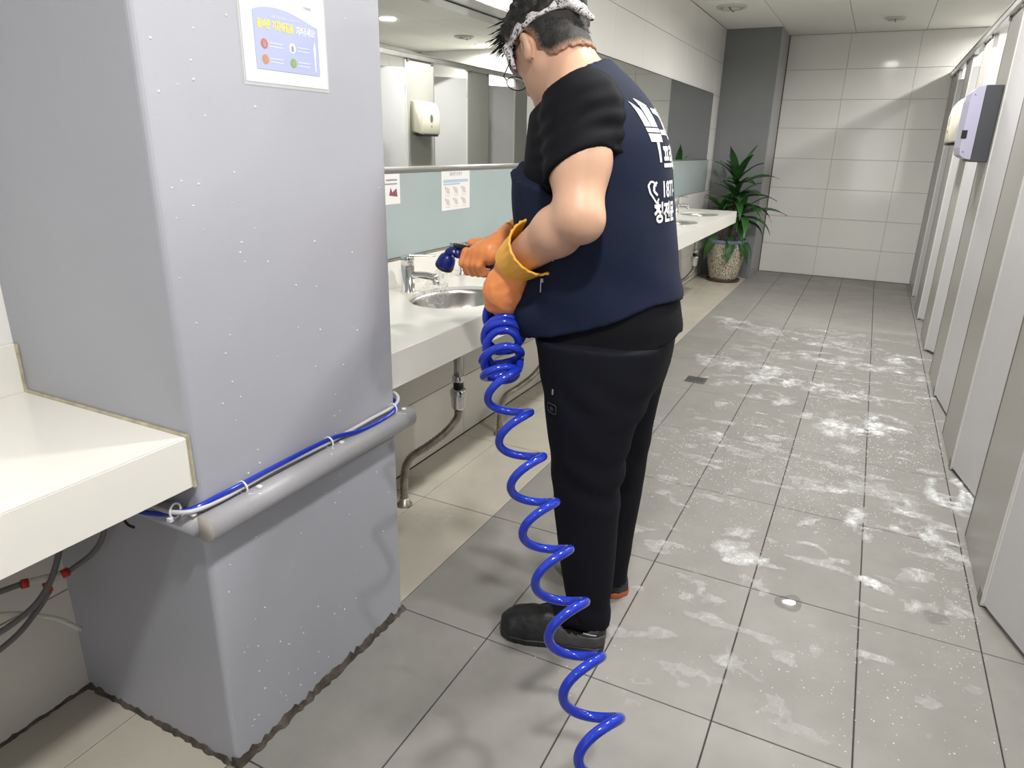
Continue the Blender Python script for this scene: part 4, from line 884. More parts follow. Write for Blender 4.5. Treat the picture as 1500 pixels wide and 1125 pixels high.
# --- t-shirt (black): lower hem and sleeves
def folds(P, amp, n, sx, seed, warpk=0.12):
    q = P-PO; u_ = (q@np.array(n)); w_ = 0.5+vn3(P, 9, seed)
    return amp*np.sin(u_*sx+6*vn3(P, 6, seed+1))*w_*1.3
ts = Field(np.array([-0.90, 1.26, 0.76]), np.array([-0.28, 2.02, 1.53]), 0.0058)
ts.put(loft_sdf(TORSO, 0.004), B(0, 0, 0.76)-0.3, B(0, 0, 1.5)+0.3)
CUT_L = SH_L+(EL_L-SH_L)*0.56; AXL = (EL_L-SH_L)/np.linalg.norm(EL_L-SH_L); CUT_R = SH_R+(EL_R-SH_R)*0.55; AXR = (EL_R-SH_R)/np.linalg.norm(EL_R-SH_R)
ts.caps(SH_L, SH_L+AXL*0.20, 0.074, 0.075, 0.05); ts.caps(SH_R, SH_R+AXR*0.20, 0.074, 0.078, 0.05)
ts.caps(B(0.05, 0.06, 1.405), SH_L, 0.055, 0.07, 0.04); ts.caps(B(0.05, -0.06, 1.405), SH_R, 0.055, 0.07, 0.04)
def arm_w(P, c, a): return np.clip(1-np.linalg.norm(P-c, axis=-1)/0.16, 0, 1)
ts.warp(lambda P: folds(P, 0.0052, (0.35*Fw[0]+0, 0.35*Fw[1], 0.93), 170, 21)*arm_w(P, SH_L+AXL*0.07, 0)*1.4+0.006*vn3(P, 22, 25)*arm_w(P, SH_L+AXL*0.05, 0))
ts.warp(lambda P: folds(P, 0.003, (0.1, 0.2, 0.97), 70, 31)*np.clip((0.95-P[..., 2])/0.1, 0, 1))
def ts_clip(P):
    q = P-PO; f, l, z = q@Fw, q@Lf, q[..., 2]
    hem = (0.838-0.16*f+0.006*np.sin(l*30))-z
    nl = np.where(l > 0.10, (P-CUT_L)@AXL, -1); nr = np.where(l < -0.10, (P-CUT_R)@AXR, -1)
    tl = lambda a: (a-0.42*Fw)/np.linalg.norm(a-0.42*Fw)
    slv = lambda c, a, side: np.where((side*l > 0.13) & (np.linalg.norm(P-c, axis=-1) < 0.26), (P-c)@a, -1)
    neck = np.linalg.norm(np.stack([(f-0.125), l, (z-1.50)*0.9], -1), axis=-1)
    return np.maximum.reduce([hem, slv(CUT_L, tl(AXL), 1), slv(CUT_R, AXR, -1), z-(1.462-0.62*(f-0.02))])
ts.clip(ts_clip)
shirt = ts.build('t_shirt', M['shirt'], man); shirt['label'] = 'black short-sleeved t-shirt'

# --- vest (navy)
vt = Field(np.array([-0.95, 1.30, 0.78]), np.array([-0.26, 1.98, 1.54]), 0.0058)
VK = [(z, c+(0.006 if z > 0.8 else 0), a+(0.016 if z < 1.3 else 0.012), b_+0.012) for z, c, a, b_ in TORSO]
vt.put(loft_sdf(VK, 0.004, 2.3), B(0, 0, 0.76)-0.32, B(0, 0, 1.5)+0.32)
vt.caps(B(0.055, 0.05, 1.415), B(0.05, 0.135, 1.405), 0.052, 0.048, 0.05); vt.caps(B(0.055, -0.05, 1.415), B(0.05, -0.135, 1.405), 0.052, 0.048, 0.05)
vt.caps(B(0.20, 0.075, 1.245), B(0.19, 0.15, 1.25), 0.014, 0.008, 0.02)          # chest pocket flap edge
vt.ell(B(0.165, 0.07, 1.17), np.array([Fw, Lf, Zz]), (0.035, 0.075, 0.085), 0.03)
vt.ell(B(0.150, 0.08, 0.93), np.array([Fw, Lf, Zz]), (0.042, 0.09, 0.09), 0.04)
vt.warp(lambda P: 0.010*vn3(P, 9, 41)+folds(P, 0.0035, (0.5*Fw[0], 0.5*Fw[1], -0.8), 60, 43)*np.clip((1.12-P[..., 2])/0.15, 0.1, 1))
# arm openings
for s_, S_, A_ in ((1, SH_L, AXL), (-1, SH_R, AXR)):
    c = S_+Fw*0.022; o_ = c
    vt.put(lambda P, c=c, o_=o_: np.where(((P-c)@(Lf*s_)) > -0.062-0.10*np.maximum((P-c)@Fw, 0), np.sqrt((((P-c)@Fw)*1.12)**2+(np.minimum((P-c)[..., 2]+0.045, 0)*0.72+np.maximum((P-c)[..., 2]+0.045, 0)*0.74)**2)-0.098, 0.2), c-0.25, c+0.25, 0.008, 'sub')
def vt_clip(P):
    q = P-PO; f, l, z = q@Fw, q@Lf, q[..., 2]
    hem = (0.909-0.29*f+0.010*np.sin(l*18+f*9))-z
    neck = np.linalg.norm(np.stack([(f-0.135), l*1.05, (z-1.515)*0.75], -1), axis=-1)
    vneck = np.minimum.reduce([z-1.262+0.25*np.abs(l), f-0.055, 0.2+0*f])
    return np.maximum.reduce([hem, z-(1.478-0.70*(f-0.02)), vneck])
vt.clip(vt_clip)
vest = vt.build('vest', M['vest'], man); vest['label'] = 'navy work vest with white back print'
bpy.context.view_layer.update()
vbm = bmesh.new(); vbm.from_mesh(vest.data); VT = BVHTree.FromBMesh(vbm); 
def on_vest(p, d, off=0.0012):
    """project from p along d onto the vest"""
    h = VT.ray_cast(Vector(p), Vector(d))
    return (h[0]+h[1]*off) if h[0] is not None else None
# back print: local axes u along -Lf... reading left to right from behind = Lf side to far side
def cut_fine(me, step):
    bm = bmesh.new(); bm.from_mesh(me)
    bmesh.ops.triangulate(bm, faces=bm.faces[:])
    xs_ = [v.co.x for v in bm.verts]; ys_ = [v.co.y for v in bm.verts]
    for ax, a, b in ((0, min(xs_), max(xs_)), (1, min(ys_), max(ys_))):
        t = a+step
        while t < b:
            co = (t, 0, 0) if ax == 0 else (0, t, 0); no = (1, 0, 0) if ax == 0 else (0, 1, 0)
            bmesh.ops.bisect_plane(bm, geom=bm.verts[:]+bm.edges[:]+bm.faces[:], plane_co=co, plane_no=no); t += step
    return bm
def vest_print(name, me, u0, z0, mtr=None, m='print', sx=1.0, sz=1.0):
    bm = cut_fine(me, 0.006); bad = []
    for v in bm.verts:
        u_, w_ = v.co.x*sx+u0, v.co.y*sz+z0
        p = on_vest(tuple(B(-0.6, -u_, w_)), tuple(Fw))
        if p is None: bad.append(v)
        else: v.co = p
    if bad: bmesh.ops.delete(bm, geom=bad, context='VERTS')
    out = bpy.data.meshes.new(name); bm.to_mesh(out); bm.free(); return mesh_obj(name, out, M[m], vest)
def shape_mesh(polys):
    me = bpy.data.meshes.new('shape'); bm = bmesh.new()
    for pl in polys: bm.faces.new([bm.verts.new((x, y, 0)) for x, y in pl])
    bm.to_mesh(me); bm.free(); return me
U0 = -0.140     # left end of the print, on his left shoulder blade
vest_print('printed_emblem', shape_mesh([[(0, 0.035), (0.002, 0.092), (0.016, 0.072), (0.018, 0.035)], [(0.020, 0.035), (0.021, 0.100), (0.046, 0.085), (0.046, 0.035)], [(0.0, 0.022), (0.0, 0.032), (0.047, 0.032), (0.047, 0.022)], [(0.001, 0.0), (0.0, 0.019), (0.047, 0.019), (0.046, 0.0)], [(0.020, -0.048), (0.018, -0.001), (0.029, -0.001), (0.028, -0.048)]]), U0, 1.311, sz=0.86, sx=0.92)
vest_print('printed_lettering', text_mesh('그린', 0.072, 0.0028, 'LEFT'), -0.094, 1.346, sx=0.95)
vest_print('printed_lettering', text_mesh('프로청소', 0.056, 0.0022, 'LEFT'), -0.106, 1.276, sx=0.80)
vest_print('printed_lettering', text_mesh('1877-', 0.047, 0.0012, 'LEFT'), -0.120, 1.212, sx=0.78)
vest_print('printed_lettering', text_mesh('청전문', 0.046, 0.0018, 'LEFT'), -0.148, 1.162, sx=0.80)
def ring_shape(cx_, cy_, pts, wdt):
    out = []; n = len(pts)
    for i in range(n-1):
        a, b = Vector(pts[i]), Vector(pts[i+1]); d = (b-a).normalized(); nn = Vector((-d.y, d.x))*wdt/2
        out.append([(a+nn)[:], (b+nn)[:], (b-nn)[:], (a-nn)[:]])
    return out
heart = [(0.0, -0.034), (-0.018, -0.008), (-0.022, 0.010), (-0.015, 0.020), (-0.006, 0.018), (0.0, 0.008)]
vest_print('printed_handset', shape_mesh(ring_shape(0, 0, heart, 0.0045)+ring_shape(0, 0, [(0.0, -0.034), (0.008, -0.022)], 0.0045)+ring_shape(0, 0, [(0.004, 0.018), (-0.006, 0.010), (-0.007, -0.004), (0.004, -0.014)], 0.006)), -0.140, 1.214, sx=0.9, sz=0.85)
# seams, binding and zips on the vest
def vest_line(pts, r, name, m, d=None):
    w_ = []
    for (f_, l_, z_) in pts:
        src = B(f_*0+(-0.6 if d == 'back' else 0), l_ if d == 'back' else 0.6, z_) if d != 'side' else B(f_, 0.6, z_)
        p = on_vest(tuple(src), tuple(Fw if d == 'back' else -Lf), 0.0004)
        if p is not None: w_.append(p)
    if len(w_) > 2: MB().tube(w_, r, 6).build(name, M[m], vest, True)
vest_line([(0, l_, 1.375+0.06*abs(l_)) for l_ in np.linspace(0.13, -0.13, 24)], 0.0013, 'yoke_seam', 'vestpipe', 'back')
for f_, z_ in ((0.075, 1.085), (0.105, 1.010)):
    p = on_vest(tuple(B(f_, 0.6, z_)), tuple(-Lf), 0.002)
    if p is not None:
        zz_ = MB().obox((0.007, 0.004, 0.010), frame(p, Fw, -Lf, Zz), 0.001).obox((0.003, 0.002, 0.024), frame(Vector(p)+Vector(Lf)*0.002-Z*0.015+Vector(Fw)*0.002, Fw, -Lf, Zz), 0.0008).build('zip_pull', M['zip'], vest)
# --- trousers
LEG_L = [(0.055, -0.045, 0.058, 0.056), (0.12, -0.038, 0.060, 0.060), (0.25, -0.030, 0.072, 0.070), (0.40, -0.018, 0.083, 0.078), (0.50, -0.010, 0.088, 0.082), (0.62, -0.012, 0.105, 0.093), (0.75, -0.018, 0.130, 0.103), (0.86, -0.02, 0.15, 0.105)]
LEG_R = [(0.055, -0.062, 0.058, 0.056), (0.12, -0.060, 0.062, 0.060), (0.25, -0.062, 0.074, 0.070), (0.40, -0.060, 0.085, 0.078), (0.50, -0.058, 0.092, 0.082), (0.62, -0.056, 0.108, 0.093), (0.75, -0.050, 0.135, 0.103), (0.86, -0.035, 0.15, 0.105)]
tr = Field(np.array([-0.86, 1.33, 0.04]), np.array([-0.26, 1.96, 0.93]), 0.0068)
tr.put(loft_sdf(LEG_L, 0, 2.1, 0.112), B(0, 0.1, 0.05)-0.25, B(0, 0.1, 0.87)+0.25)
tr.put(loft_sdf(LEG_R, 0, 2.1, -0.112), B(0, -0.1, 0.05)-0.25, B(0, -0.1, 0.87)+0.25, 0.03)
PEL = [(0.70, -0.04, 0.11, 0.165), (0.76, -0.04, 0.150, 0.178), (0.83, -0.035, 0.158, 0.178), (0.91, -0.028, 0.156, 0.176)]
tr.put(loft_sdf(PEL, 0, 2.2), B(0, 0, 0.7)-0.25, B(0, 0, 0.92)+0.25, 0.05)
tr.warp(lambda P: 0.010*vn3(P, 8, 51)+folds(P, 0.0045, (0.55, -0.1, 0.8), 75, 53)*(np.clip(1-np.abs(P[..., 2]-0.50)/0.14, 0, 1)+np.clip(1-np.abs(P[..., 2]-0.10)/0.10, 0, 1)+0.5*np.clip(1-np.abs(P[..., 2]-0.72)/0.1, 0, 1)))
tro = tr.build('trousers', M['trousers'], man); tro['label'] = 'loose black trousers'
tbm = bmesh.new(); tbm.from_mesh(tro.data); TT = BVHTree.FromBMesh(tbm)
def on_tro(p, d, off):
    h = TT.ray_cast(Vector(p), Vector(d)); return h[0]+h[1]*off if h[0] is not None else None
cdir = (-Lf+0.25*Fw); cdir /= np.linalg.norm(cdir)
def tro_at(f_, z_, off=0.0012): return on_tro(tuple(B(f_, 0.7, z_)), tuple(-Lf), off)
p = tro_at(0.070, 0.745)
if p is not None: MB().obox((0.004, 0.004, 0.014), frame(p, Fw, -Lf, Zz), 0.001).build('zip_pull', M['zip'], tro)
sq = []
for i in range(21):
    t = 2*math.pi*i/20; c_, s_ = math.cos(t), math.sin(t); k_ = 0.0125/max(abs(c_), abs(s_)); pp = tro_at(0.072+k_*c_, 0.700+k_*s_)
    if pp is not None: sq.append(pp)
if len(sq) > 5: MB().tube(sq, 0.0011, 5).build('pocket_badge', mat('dull grey badge', (0.05, 0.05, 0.06), 0.5), tro)
pp = [tro_at(0.072+0.006*math.cos(t), 0.700+0.006*math.sin(t), 0.0016) for t in np.linspace(0, 6.283, 12)[:-1]]
if all(v is not None for v in pp): MB().poly(pp).build('badge_emblem', mat('dull grey badge', (0.05, 0.05, 0.06), 0.5), tro)
# --- socks
sk = Field(np.array([-0.86, 1.33, 0.0]), np.array([-0.36, 1.96, 0.24]), 0.0055)
for s_, hipf in ((1, -0.01), (-1, -0.05)):
    an = B(hipf-0.02, 0.118*s_, 0.09); sk.caps(an+Zz*0.10, an, 0.044, 0.043, 0.01); sk.caps(an, an+(Fw if s_ > 0 else RFT)*0.135-Zz*0.05, 0.043, 0.034, 0.02)
sk.clip(lambda P: 0.012-P[..., 2])
sk.build('socks', M['trousers'], man)
# --- clogs
def clog(heel, toe, name_label, sole_m, side):
    heel, toe = np.array(heel, float), np.array(toe, float); ax = (toe-heel); Ln = np.linalg.norm(ax); ax = ax/Ln; la = np.cross(Zz, ax)
    e = man
    fs = Field(np.minimum(heel, toe)-np.array([0.09, 0.09, 0.02]), np.maximum(heel, toe)+np.array([0.09, 0.09, 0.14]), 0.0042)
    def up_(P):
        q = P-heel; t = q@ax/Ln; l = q@la; z = q[..., 2]
        tt = np.clip(t, 0, 1)
        hw = np.interp(tt, [0, 0.06, 0.2, 0.45, 0.7, 0.88, 0.97, 1], [0.018, 0.034, 0.040, 0.042, 0.052, 0.050, 0.034, 0.012])
        hh = np.interp(tt, [0, 0.05, 0.3, 0.42, 0.55, 0.75, 0.9, 1], [0.050, 0.064, 0.066, 0.078, 0.086, 0.072, 0.056, 0.034])
        g = (np.abs(l/hw)**2.6+np.abs((z-0.012)/hh)**2.6)**(1/2.6)
        return np.maximum.reduce([(g-1)*np.minimum(hw, 0.045)*0.9, (np.abs(t-0.5)-0.5)*Ln, 0.014-z])
    fs.put(up_, fs.lo, fs.lo+fs.h*fs.n)
    # foot opening
    fs.put(lambda P: np.maximum(np.sqrt((((P-heel)@ax-0.085)*0.62)**2+((P-heel)@la*1.0)**2)-0.034, 0.045-P[..., 2]), heel-0.2, heel+0.3, 0.006, 'sub')
    fs.warp(lambda P: 0.0018*vn3(P, 90, 61)+0.003*vn3(P, 30, 62))
    u_ = fs.build('clog_upper', M['clog'], man); u_['label'] = name_label
    so = Field(fs.lo, fs.lo+fs.h*fs.n, 0.0042)
    def so_(P):
        q = P-heel; t = q@ax/Ln; l = q@la; z = q[..., 2]; tt = np.clip(t, 0, 1)
        hw = np.interp(tt, [0, 0.04, 0.2, 0.45, 0.7, 0.88, 0.97, 1], [0.020, 0.038, 0.042, 0.043, 0.054, 0.052, 0.036, 0.014])
        return np.maximum.reduce([(np.abs(l)-hw)*0.8, (np.abs(t-0.5)-0.505)*Ln, np.abs(z-0.010-0.012*np.clip(tt-0.85, 0, 1)/0.15*0.4)-0.0095])
    so.put(so_, so.lo, so.lo+so.h*so.n)
    s2 = so.build('outsole', sole_m, man)
    # heel band: slightly larger shell over the rear half
    hb = Field(fs.lo, fs.lo+fs.h*fs.n, 0.0042)
    hb.put(lambda P: np.maximum.reduce([up_(P)-0.0025, ((P-heel)@ax)-0.145+0.5*np.maximum(P[..., 2]-0.03, 0), 0.018-P[..., 2], P[..., 2]-0.052-0.25*np.maximum((P-heel)@ax-0.05, 0)]), hb.lo, hb.lo+hb.h*hb.n)
    hb.put(lambda P: np.maximum(np.sqrt((((P-heel)@ax-0.085)*0.62)**2+((P-heel)@la*1.0)**2)-0.036, 0.04-P[..., 2]), heel-0.2, heel+0.3, 0.0, 'sub')
    h_ = hb.build('heel_band', M['clogband'], man)
    bm_ = bmesh.new(); bm_.from_mesh(u_.data); T_ = BVHTree.FromBMesh(bm_); w_ = []
    for t in np.linspace(0.0, 1.0, 16):
        s0 = heel+ax*(0.02+0.13*t)+Zz*(0.057+0.045*t**2)-la*side*-0.2
        hit = T_.ray_cast(Vector(s0), Vector(-la*side*1.0))
        if hit[0] is not None: w_.append(hit[0]+hit[1]*0.001)
    if len(w_) > 3: MB().tube(w_, 0.0016, 5).build('piping', M['clogtrim'], man, True)
    hit = T_.ray_cast(Vector(heel+ax*0.150+Zz*0.052+la*side*0.2), Vector(-la*side))
    if hit[0] is not None: 
        nz = hit[1]; tg = Vector(ax); MB().tube([hit[0]+nz*0.001+(tg*math.cos(t)+nz.cross(tg)*math.sin(t))*0.007 for t in np.linspace(0.6, 5.2, 14)], 0.0014, 5).build('strap_stud', M['print'], man, True)
clog((-0.452, 1.512, 0), (-0.738, 1.452, 0), 'black rubber clog on the near foot', M['black'], 1)
clog((-0.478, 1.752, 0), (-0.722, 1.903, 0), 'black clog with orange sole on the far foot', M['orangesole'], 1)

# --- gloves
def glove_cuff(name, c0, ax, r0_, r1_, Ln, seed, flare=0.0):
    """turned-back ribbed cuff: tube of rings along ax"""
    ax = Vector(ax).normalized(); a = ax.cross(Z).normalized(); b = ax.cross(a); n = 56; rings = []
    prof = [(0.0, r0_, 0), (0.25, r0_*1.10, 0.2), (0.5, r0_+(r1_-r0_)*0.7, 1), (0.8, r1_, 1), (0.97, r1_*1.03+flare, 1), (1.0, r1_*1.0+flare, 0.5), (0.97, r1_*0.93+flare, 0.3), (0.6, r1_*0.88, 0.1), (0.2, r0_*0.85, 0)]
    for t, r_, rib in prof:
        ring = []
        for j in range(n):
            an = 2*math.pi*j/n; rr_ = r_*(1+0.028*rib*math.sin(an*22)+0.05*math.sin(2*an+seed)+0.025*math.sin(3*an+seed*2))
            ring.append(Vector(c0)+ax*(t*Ln+0.004*math.sin(2*an+seed))+(a*math.cos(an)+b*math.sin(an))*rr_)
        rings.append(ring)
    return MB().loft(rings, False).build(name, M['cuff'], man, True)
axL = (EL_L-WR_L)/np.linalg.norm(EL_L-WR_L)
cl = glove_cuff('glove_cuff', WR_L-axL*0.010, axL, 0.051, 0.062, 0.088, 0.5, 0.006)
g = Field(np.array([-0.86, 1.36, 0.87]), np.array([-0.64, 1.58, 1.11]), 0.0034)
# left hand: back of the hand to the viewer, fist closed round the coils
hx_ = np.array([0.90, 0.42, 0.02]); hx_ /= np.linalg.norm(hx_)                    # across the hand, image right
hd_ = np.array([-0.20, 0.10, -0.97]); hd_ -= hx_*(hd_@hx_); hd_ /= np.linalg.norm(hd_)   # towards the knuckles
hn_ = np.cross(hx_, hd_); hn_ = hn_ if hn_@np.array([0.4, -0.9, 0.1]) > 0 else -hn_        # towards the viewer
def HL(a, b, c): return HA_L+hx_*a+hd_*b+hn_*c
g.caps(WR_L+axL*0.01, HL(0.004, -0.018, 0.004), 0.043, 0.045, 0.03)
g.ell(HL(-0.002, 0.010, 0.002), np.array([hx_, hd_, hn_]), (0.050, 0.052, 0.034), 0.03)
for i, (a0, ln) in enumerate(((-0.033, 0.030), (-0.011, 0.035), (0.011, 0.033), (0.031, 0.027))):
    k0 = HL(a0, 0.038-0.003*abs(i-1.2), 0.006); k1 = HL(a0*0.95, 0.050, -0.028-0.004*(i == 1)); k2 = HL(a0*0.9, 0.026, -0.052); k3 = HL(a0*0.88, 0.006, -0.044)
    g.caps(k0, k1, 0.0145, 0.013, 0.007); g.caps(k1, k2, 0.013, 0.012, 0.004); g.caps(k2, k3, 0.012, 0.0105, 0.004)
g.caps(HL(0.034, -0.004, -0.006), HL(0.046, 0.024, -0.014), 0.018, 0.0145, 0.012); g.caps(HL(0.046, 0.024, -0.014), HL(0.034, 0.040, -0.030), 0.0145, 0.0115, 0.005)
g.warp(lambda P: 0.0035*vn3(P, 45, 72)+0.0025*vn3(P, 90, 71))
gl1 = g.build('glove', M['glove'], man); gl1['label'] = 'orange rubber glove gripping the hose coils'
# right hand on the spray gun
axR = (EL_R-WR_R)/np.linalg.norm(EL_R-WR_R)
glove_cuff('glove_cuff', WR_R-axR*0.0, axR, 0.045, 0.056, 0.08, 2.0, 0.004)
g = Field(np.array([-1.03, 1.53, 0.93]), np.array([-0.79, 1.80, 1.13]), 0.0034)
GA = np.array([-0.905, 1.618, 1.012]); gdir = np.array([-0.93, 0.30, -0.05]); gdir /= np.linalg.norm(gdir)   # gun axis, to the nozzle
gup = np.array([0.0, 0.0, 1.0])-gdir*gdir[2]; gup /= np.linalg.norm(gup); gs_ = np.cross(gdir, gup)
if gs_@np.array([0.3, -0.95, 0]) < 0: gs_ = -gs_                                                                # towards the viewer
def GR(a, b, c): return GA+gdir*a+gup*b+gs_*c
g.caps(WR_R-axR*0.0, GR(-0.045, 0.020, 0.0), 0.040, 0.034, 0.025)
g.ell(GR(-0.018, 0.014, 0.004), np.array([gdir, gup, gs_]), (0.046, 0.030, 0.036), 0.02)
for i, (a0, r_) in enumerate(((0.026, 0.0115), (0.004, 0.0125), (-0.018, 0.0125), (-0.038, 0.0115))):
    k0 = GR(a0, 0.016, 0.026); k1 = GR(a0+0.006, -0.012, 0.034); k2 = GR(a0+0.008, -0.036, 0.018); k3 = GR(a0+0.006, -0.040, -0.008)
    g.caps(k0, k1, r_+0.0015, r_+0.0005, 0.006); g.caps(k1, k2, r_+0.0005, r_, 0.004); g.caps(k2, k3, r_, r_-0.0015, 0.003)
g.caps(GR(-0.03, 0.026, -0.012), GR(0.010, 0.038, -0.014), 0.016, 0.0135, 0.01); g.caps(GR(0.010, 0.038, -0.014), GR(0.040, 0.036, -0.004), 0.0135, 0.011, 0.004)
g.warp(lambda P: 0.003*vn3(P, 45, 74)+0.002*vn3(P, 90, 73))
g.build('glove', M['glove'], man)['label'] = 'orange rubber glove on the spray gun handle'

# ================================================================== SPRAY GUN, WATER, COILED HOSE
def GG(a, b, c): return GR(a+0.024, b, c)
sg = empty('spray_gun', 'navy blue spray gun held over the basin', 'spray gun', None, tuple(GG(0.03, 0, 0)))
MB().tube([Vector(GG(t, b_, 0)) for t, b_ in ((-0.075, -0.016), (-0.04, -0.010), (0.0, -0.002), (0.05, 0.004), (0.075, 0.006))], [0.012, 0.0145, 0.015, 0.0145, 0.013], 14).build('handle', M['nozzle'], sg, True)
MB().tube(smooth_path([GG(0.065, 0.006, 0), GG(0.088, 0.012, 0), GG(0.104, 0.006, 0), GG(0.112, -0.008, 0)], 5), 0.0125, 14).build('neck', M['nozzle'], sg, True)
nd = gdir*0.55-gup*0.82; nd /= np.linalg.norm(nd); nc = GG(0.116, -0.016, 0); na = Vector(nd); nb = na.cross(Vector(gs_)).normalized(); ncx = Vector(gs_)
rings = []
for t, r_ in ((-0.022, 0.006), (-0.018, 0.015), (-0.008, 0.0225), (0.004, 0.0255), (0.014, 0.0262), (0.018, 0.0255)):
    rings.append([Vector(nc)+na*t+(nb*math.cos(2*math.pi*j/24)+ncx*math.sin(2*math.pi*j/24))*r_ for j in range(24)])
hd2 = MB().loft(rings).build('spray_head', M['nozzle'], sg, True)
rings = [[Vector(nc)+na*t+(nb*math.cos(2*math.pi*j/24)+ncx*math.sin(2*math.pi*j/24))*r_ for j in range(24)] for t, r_ in ((0.016, 0.0262), (0.018, 0.0272), (0.024, 0.0268), (0.025, 0.022))]
MB().loft(rings).build('face_ring', M['black'], hd2, True)
MB().tube([Vector(GG(0.02, 0.022, 0)), Vector(GG(0.055, 0.024, 0)), Vector(GG(0.082, 0.027, 0))], [0.006, 0.008, 0.0065], 8).build('trigger', M['black'], sg, True)
MB().obox((0.016, 0.014, 0.012), frame(GG(0.086, 0.028, 0), gdir, gs_, gup), 0.002).build('selector', M['chrome'], sg)
for a_ in (0.050, 0.066): MB().tube([Vector(GG(a_, 0.012, 0.013)), Vector(GG(a_, 0.012, 0.017))], 0.004, 10).build('screw', M['chrome'], sg, True)
MB().tube([Vector(GG(-0.075, -0.016, 0)), Vector(GG(-0.088, -0.020, 0))], 0.0135, 12).build('hose_nut', M['black'], sg, True)
# water: a thin misty fan towards the basin
def water_material():
    m = bpy.data.materials.new('water mist'); m.use_nodes = True; nt = m.node_tree; N = nt.nodes; L = nt.links; b = N['Principled BSDF']
    b.inputs['Base Color'].default_value = (0.95, 0.96, 0.97, 1); b.inputs['Roughness'].default_value = 0.9
    g_ = N.new('ShaderNodeNewGeometry'); t = N.new('ShaderNodeTexNoise'); t.inputs['Scale'].default_value = 70; t.inputs['Detail'].default_value = 4
    L.new(g_.outputs['Position'], t.inputs['Vector']); mr = N.new('ShaderNodeMapRange'); mr.inputs[1].default_value = 0.42; mr.inputs[2].default_value = 0.7; mr.inputs[3].default_value = 0.03; mr.inputs[4].default_value = 0.32
    L.new(t.outputs['Fac'], mr.inputs[0]); L.new(mr.outputs[0], b.inputs['Alpha']); return m
tgt = Vector((-1.30, 1.985, 0.785)); src = Vector(nc)+na*0.026; wa = (tgt-src); wl_ = wa.length; wa.normalize(); wx = wa.cross(Z).normalized(); wy = wa.cross(wx)
rings = [[src+wa*wl_*t+(wx*math.cos(2*math.pi*j/20)+wy*math.sin(2*math.pi*j/20))*(0.012+0.045*t) for j in range(20)] for t in (0, 0.25, 0.5, 0.75, 0.97)]
ws = empty('water_spray', 'faint spray of water from the gun into the basin', 'water', None, tuple(tgt))
MB().loft(rings).build('mist', water_material(), ws, True)['kind'] = 'stuff'
mb = MB(); rg = random.Random(3)
def clear_water():
    m = bpy.data.materials.new('clear water'); m.use_nodes = True; nt = m.node_tree; N = nt.nodes; L = nt.links; N.remove(N['Principled BSDF'])
    f_ = N.new('ShaderNodeFresnel'); f_.inputs[0].default_value = 1.36; t_ = N.new('ShaderNodeBsdfTransparent'); t_.inputs[0].default_value = (0.96, 0.965, 0.965, 1)
    g_ = N.new('ShaderNodeBsdfGlossy'); g_.inputs['Roughness'].default_value = 0.03; x_ = N.new('ShaderNodeMixShader')
    L.new(f_.outputs[0], x_.inputs[0]); L.new(t_.outputs[0], x_.inputs[1]); L.new(g_.outputs[0], x_.inputs[2]); L.new(x_.outputs[0], N['Material Output'].inputs[0]); return m
M['water'] = clear_water()
for i in range(70):
    t = rg.random()**0.7; an = rg.uniform(0, 6.28); rr_ = (0.010+0.048*t)*math.sqrt(rg.random()); p = src+wa*wl_*t*0.95+(wx*math.cos(an)+wy*math.sin(an))*rr_
    mb.tube([p, p+wa*rg.uniform(0.012, 0.03)], 0.0007, 4)
mb.build('water_jets', M['water'], ws)['kind'] = 'stuff'
# coiled hose: gun -> left hand bundle -> stretched helix -> floor
TIPY = [548, 610, 675, 742, 811, 888, 968, 1059, 1152, 1250]     # heights of successive turns along the hanging hose
def hose_axis(k):
    y_ = float(np.interp(k, range(len(TIPY)), TIPY)); x_ = 750+(y_-610)*0.272
    d_ = (fwd+rt*((x_-750)/FPX)-up*((y_-562.5)/FPX)).normalized(); return d_
_d0 = hose_axis(0)
def hose_pt(k):
    d_ = hose_axis(k); return Vector((0, 0, CAMH))+d_*(1.655*math.exp(-0.315*d_.angle(_d0)))
A0 = hose_pt(0); adir = (hose_pt(0.5)-A0).normalized()
pts = []; HAND = 1
def add(pp): pts.extend(pp)
# lead from gun to the fist
lead = smooth_path([GR(-0.085, -0.019, 0), GR(-0.11, -0.035, 0.004), (-0.775, 1.535, 0.955), HL(0.0, 0.036, -0.026)], 8)
add(lead[:-1])
# bundle: bunched loops hanging under the fist
bc0, bc1 = Vector(HL(-0.002, 0.036, -0.034)), A0
nb_ = 8; K = 30; vdir = -Vector(fwd)
for i in range(nb_*K+1):
    t = i/(nb_*K); a_ = 2*math.pi*i/K; loop = i/K
    c = bc0.lerp(bc1, min(1, t*1.0))+Vector(rt)*0.006*math.sin(loop*4.0+1)-Vector(up)*(0.020*math.sin(math.pi*t)+0.018*math.sin(loop*2.9))
    k_ = min(1, max(0, (t-0.62)/0.38)); k_ = k_*k_*(3-2*k_)
    face = (Vector(up)*(-0.66-0.10*math.sin(loop*2.3))+vdir*(0.70+0.25*math.sin(loop*1.9+0.4))+Vector(rt)*(0.30*math.sin(loop*2.7))).normalized()
    ax_ = (face*(1-k_)+adir*k_).normalized()
    e1 = (Vector(rt)-ax_*ax_.dot(rt)).normalized(); e2 = ax_.cross(e1); R_ = 0.044+0.004*math.sin(loop*2.3)
    pts.append(c+(e1*math.cos(a_)+e2*HAND*math.sin(a_))*R_)
TURNS = 8.9; n = int(TURNS*36)
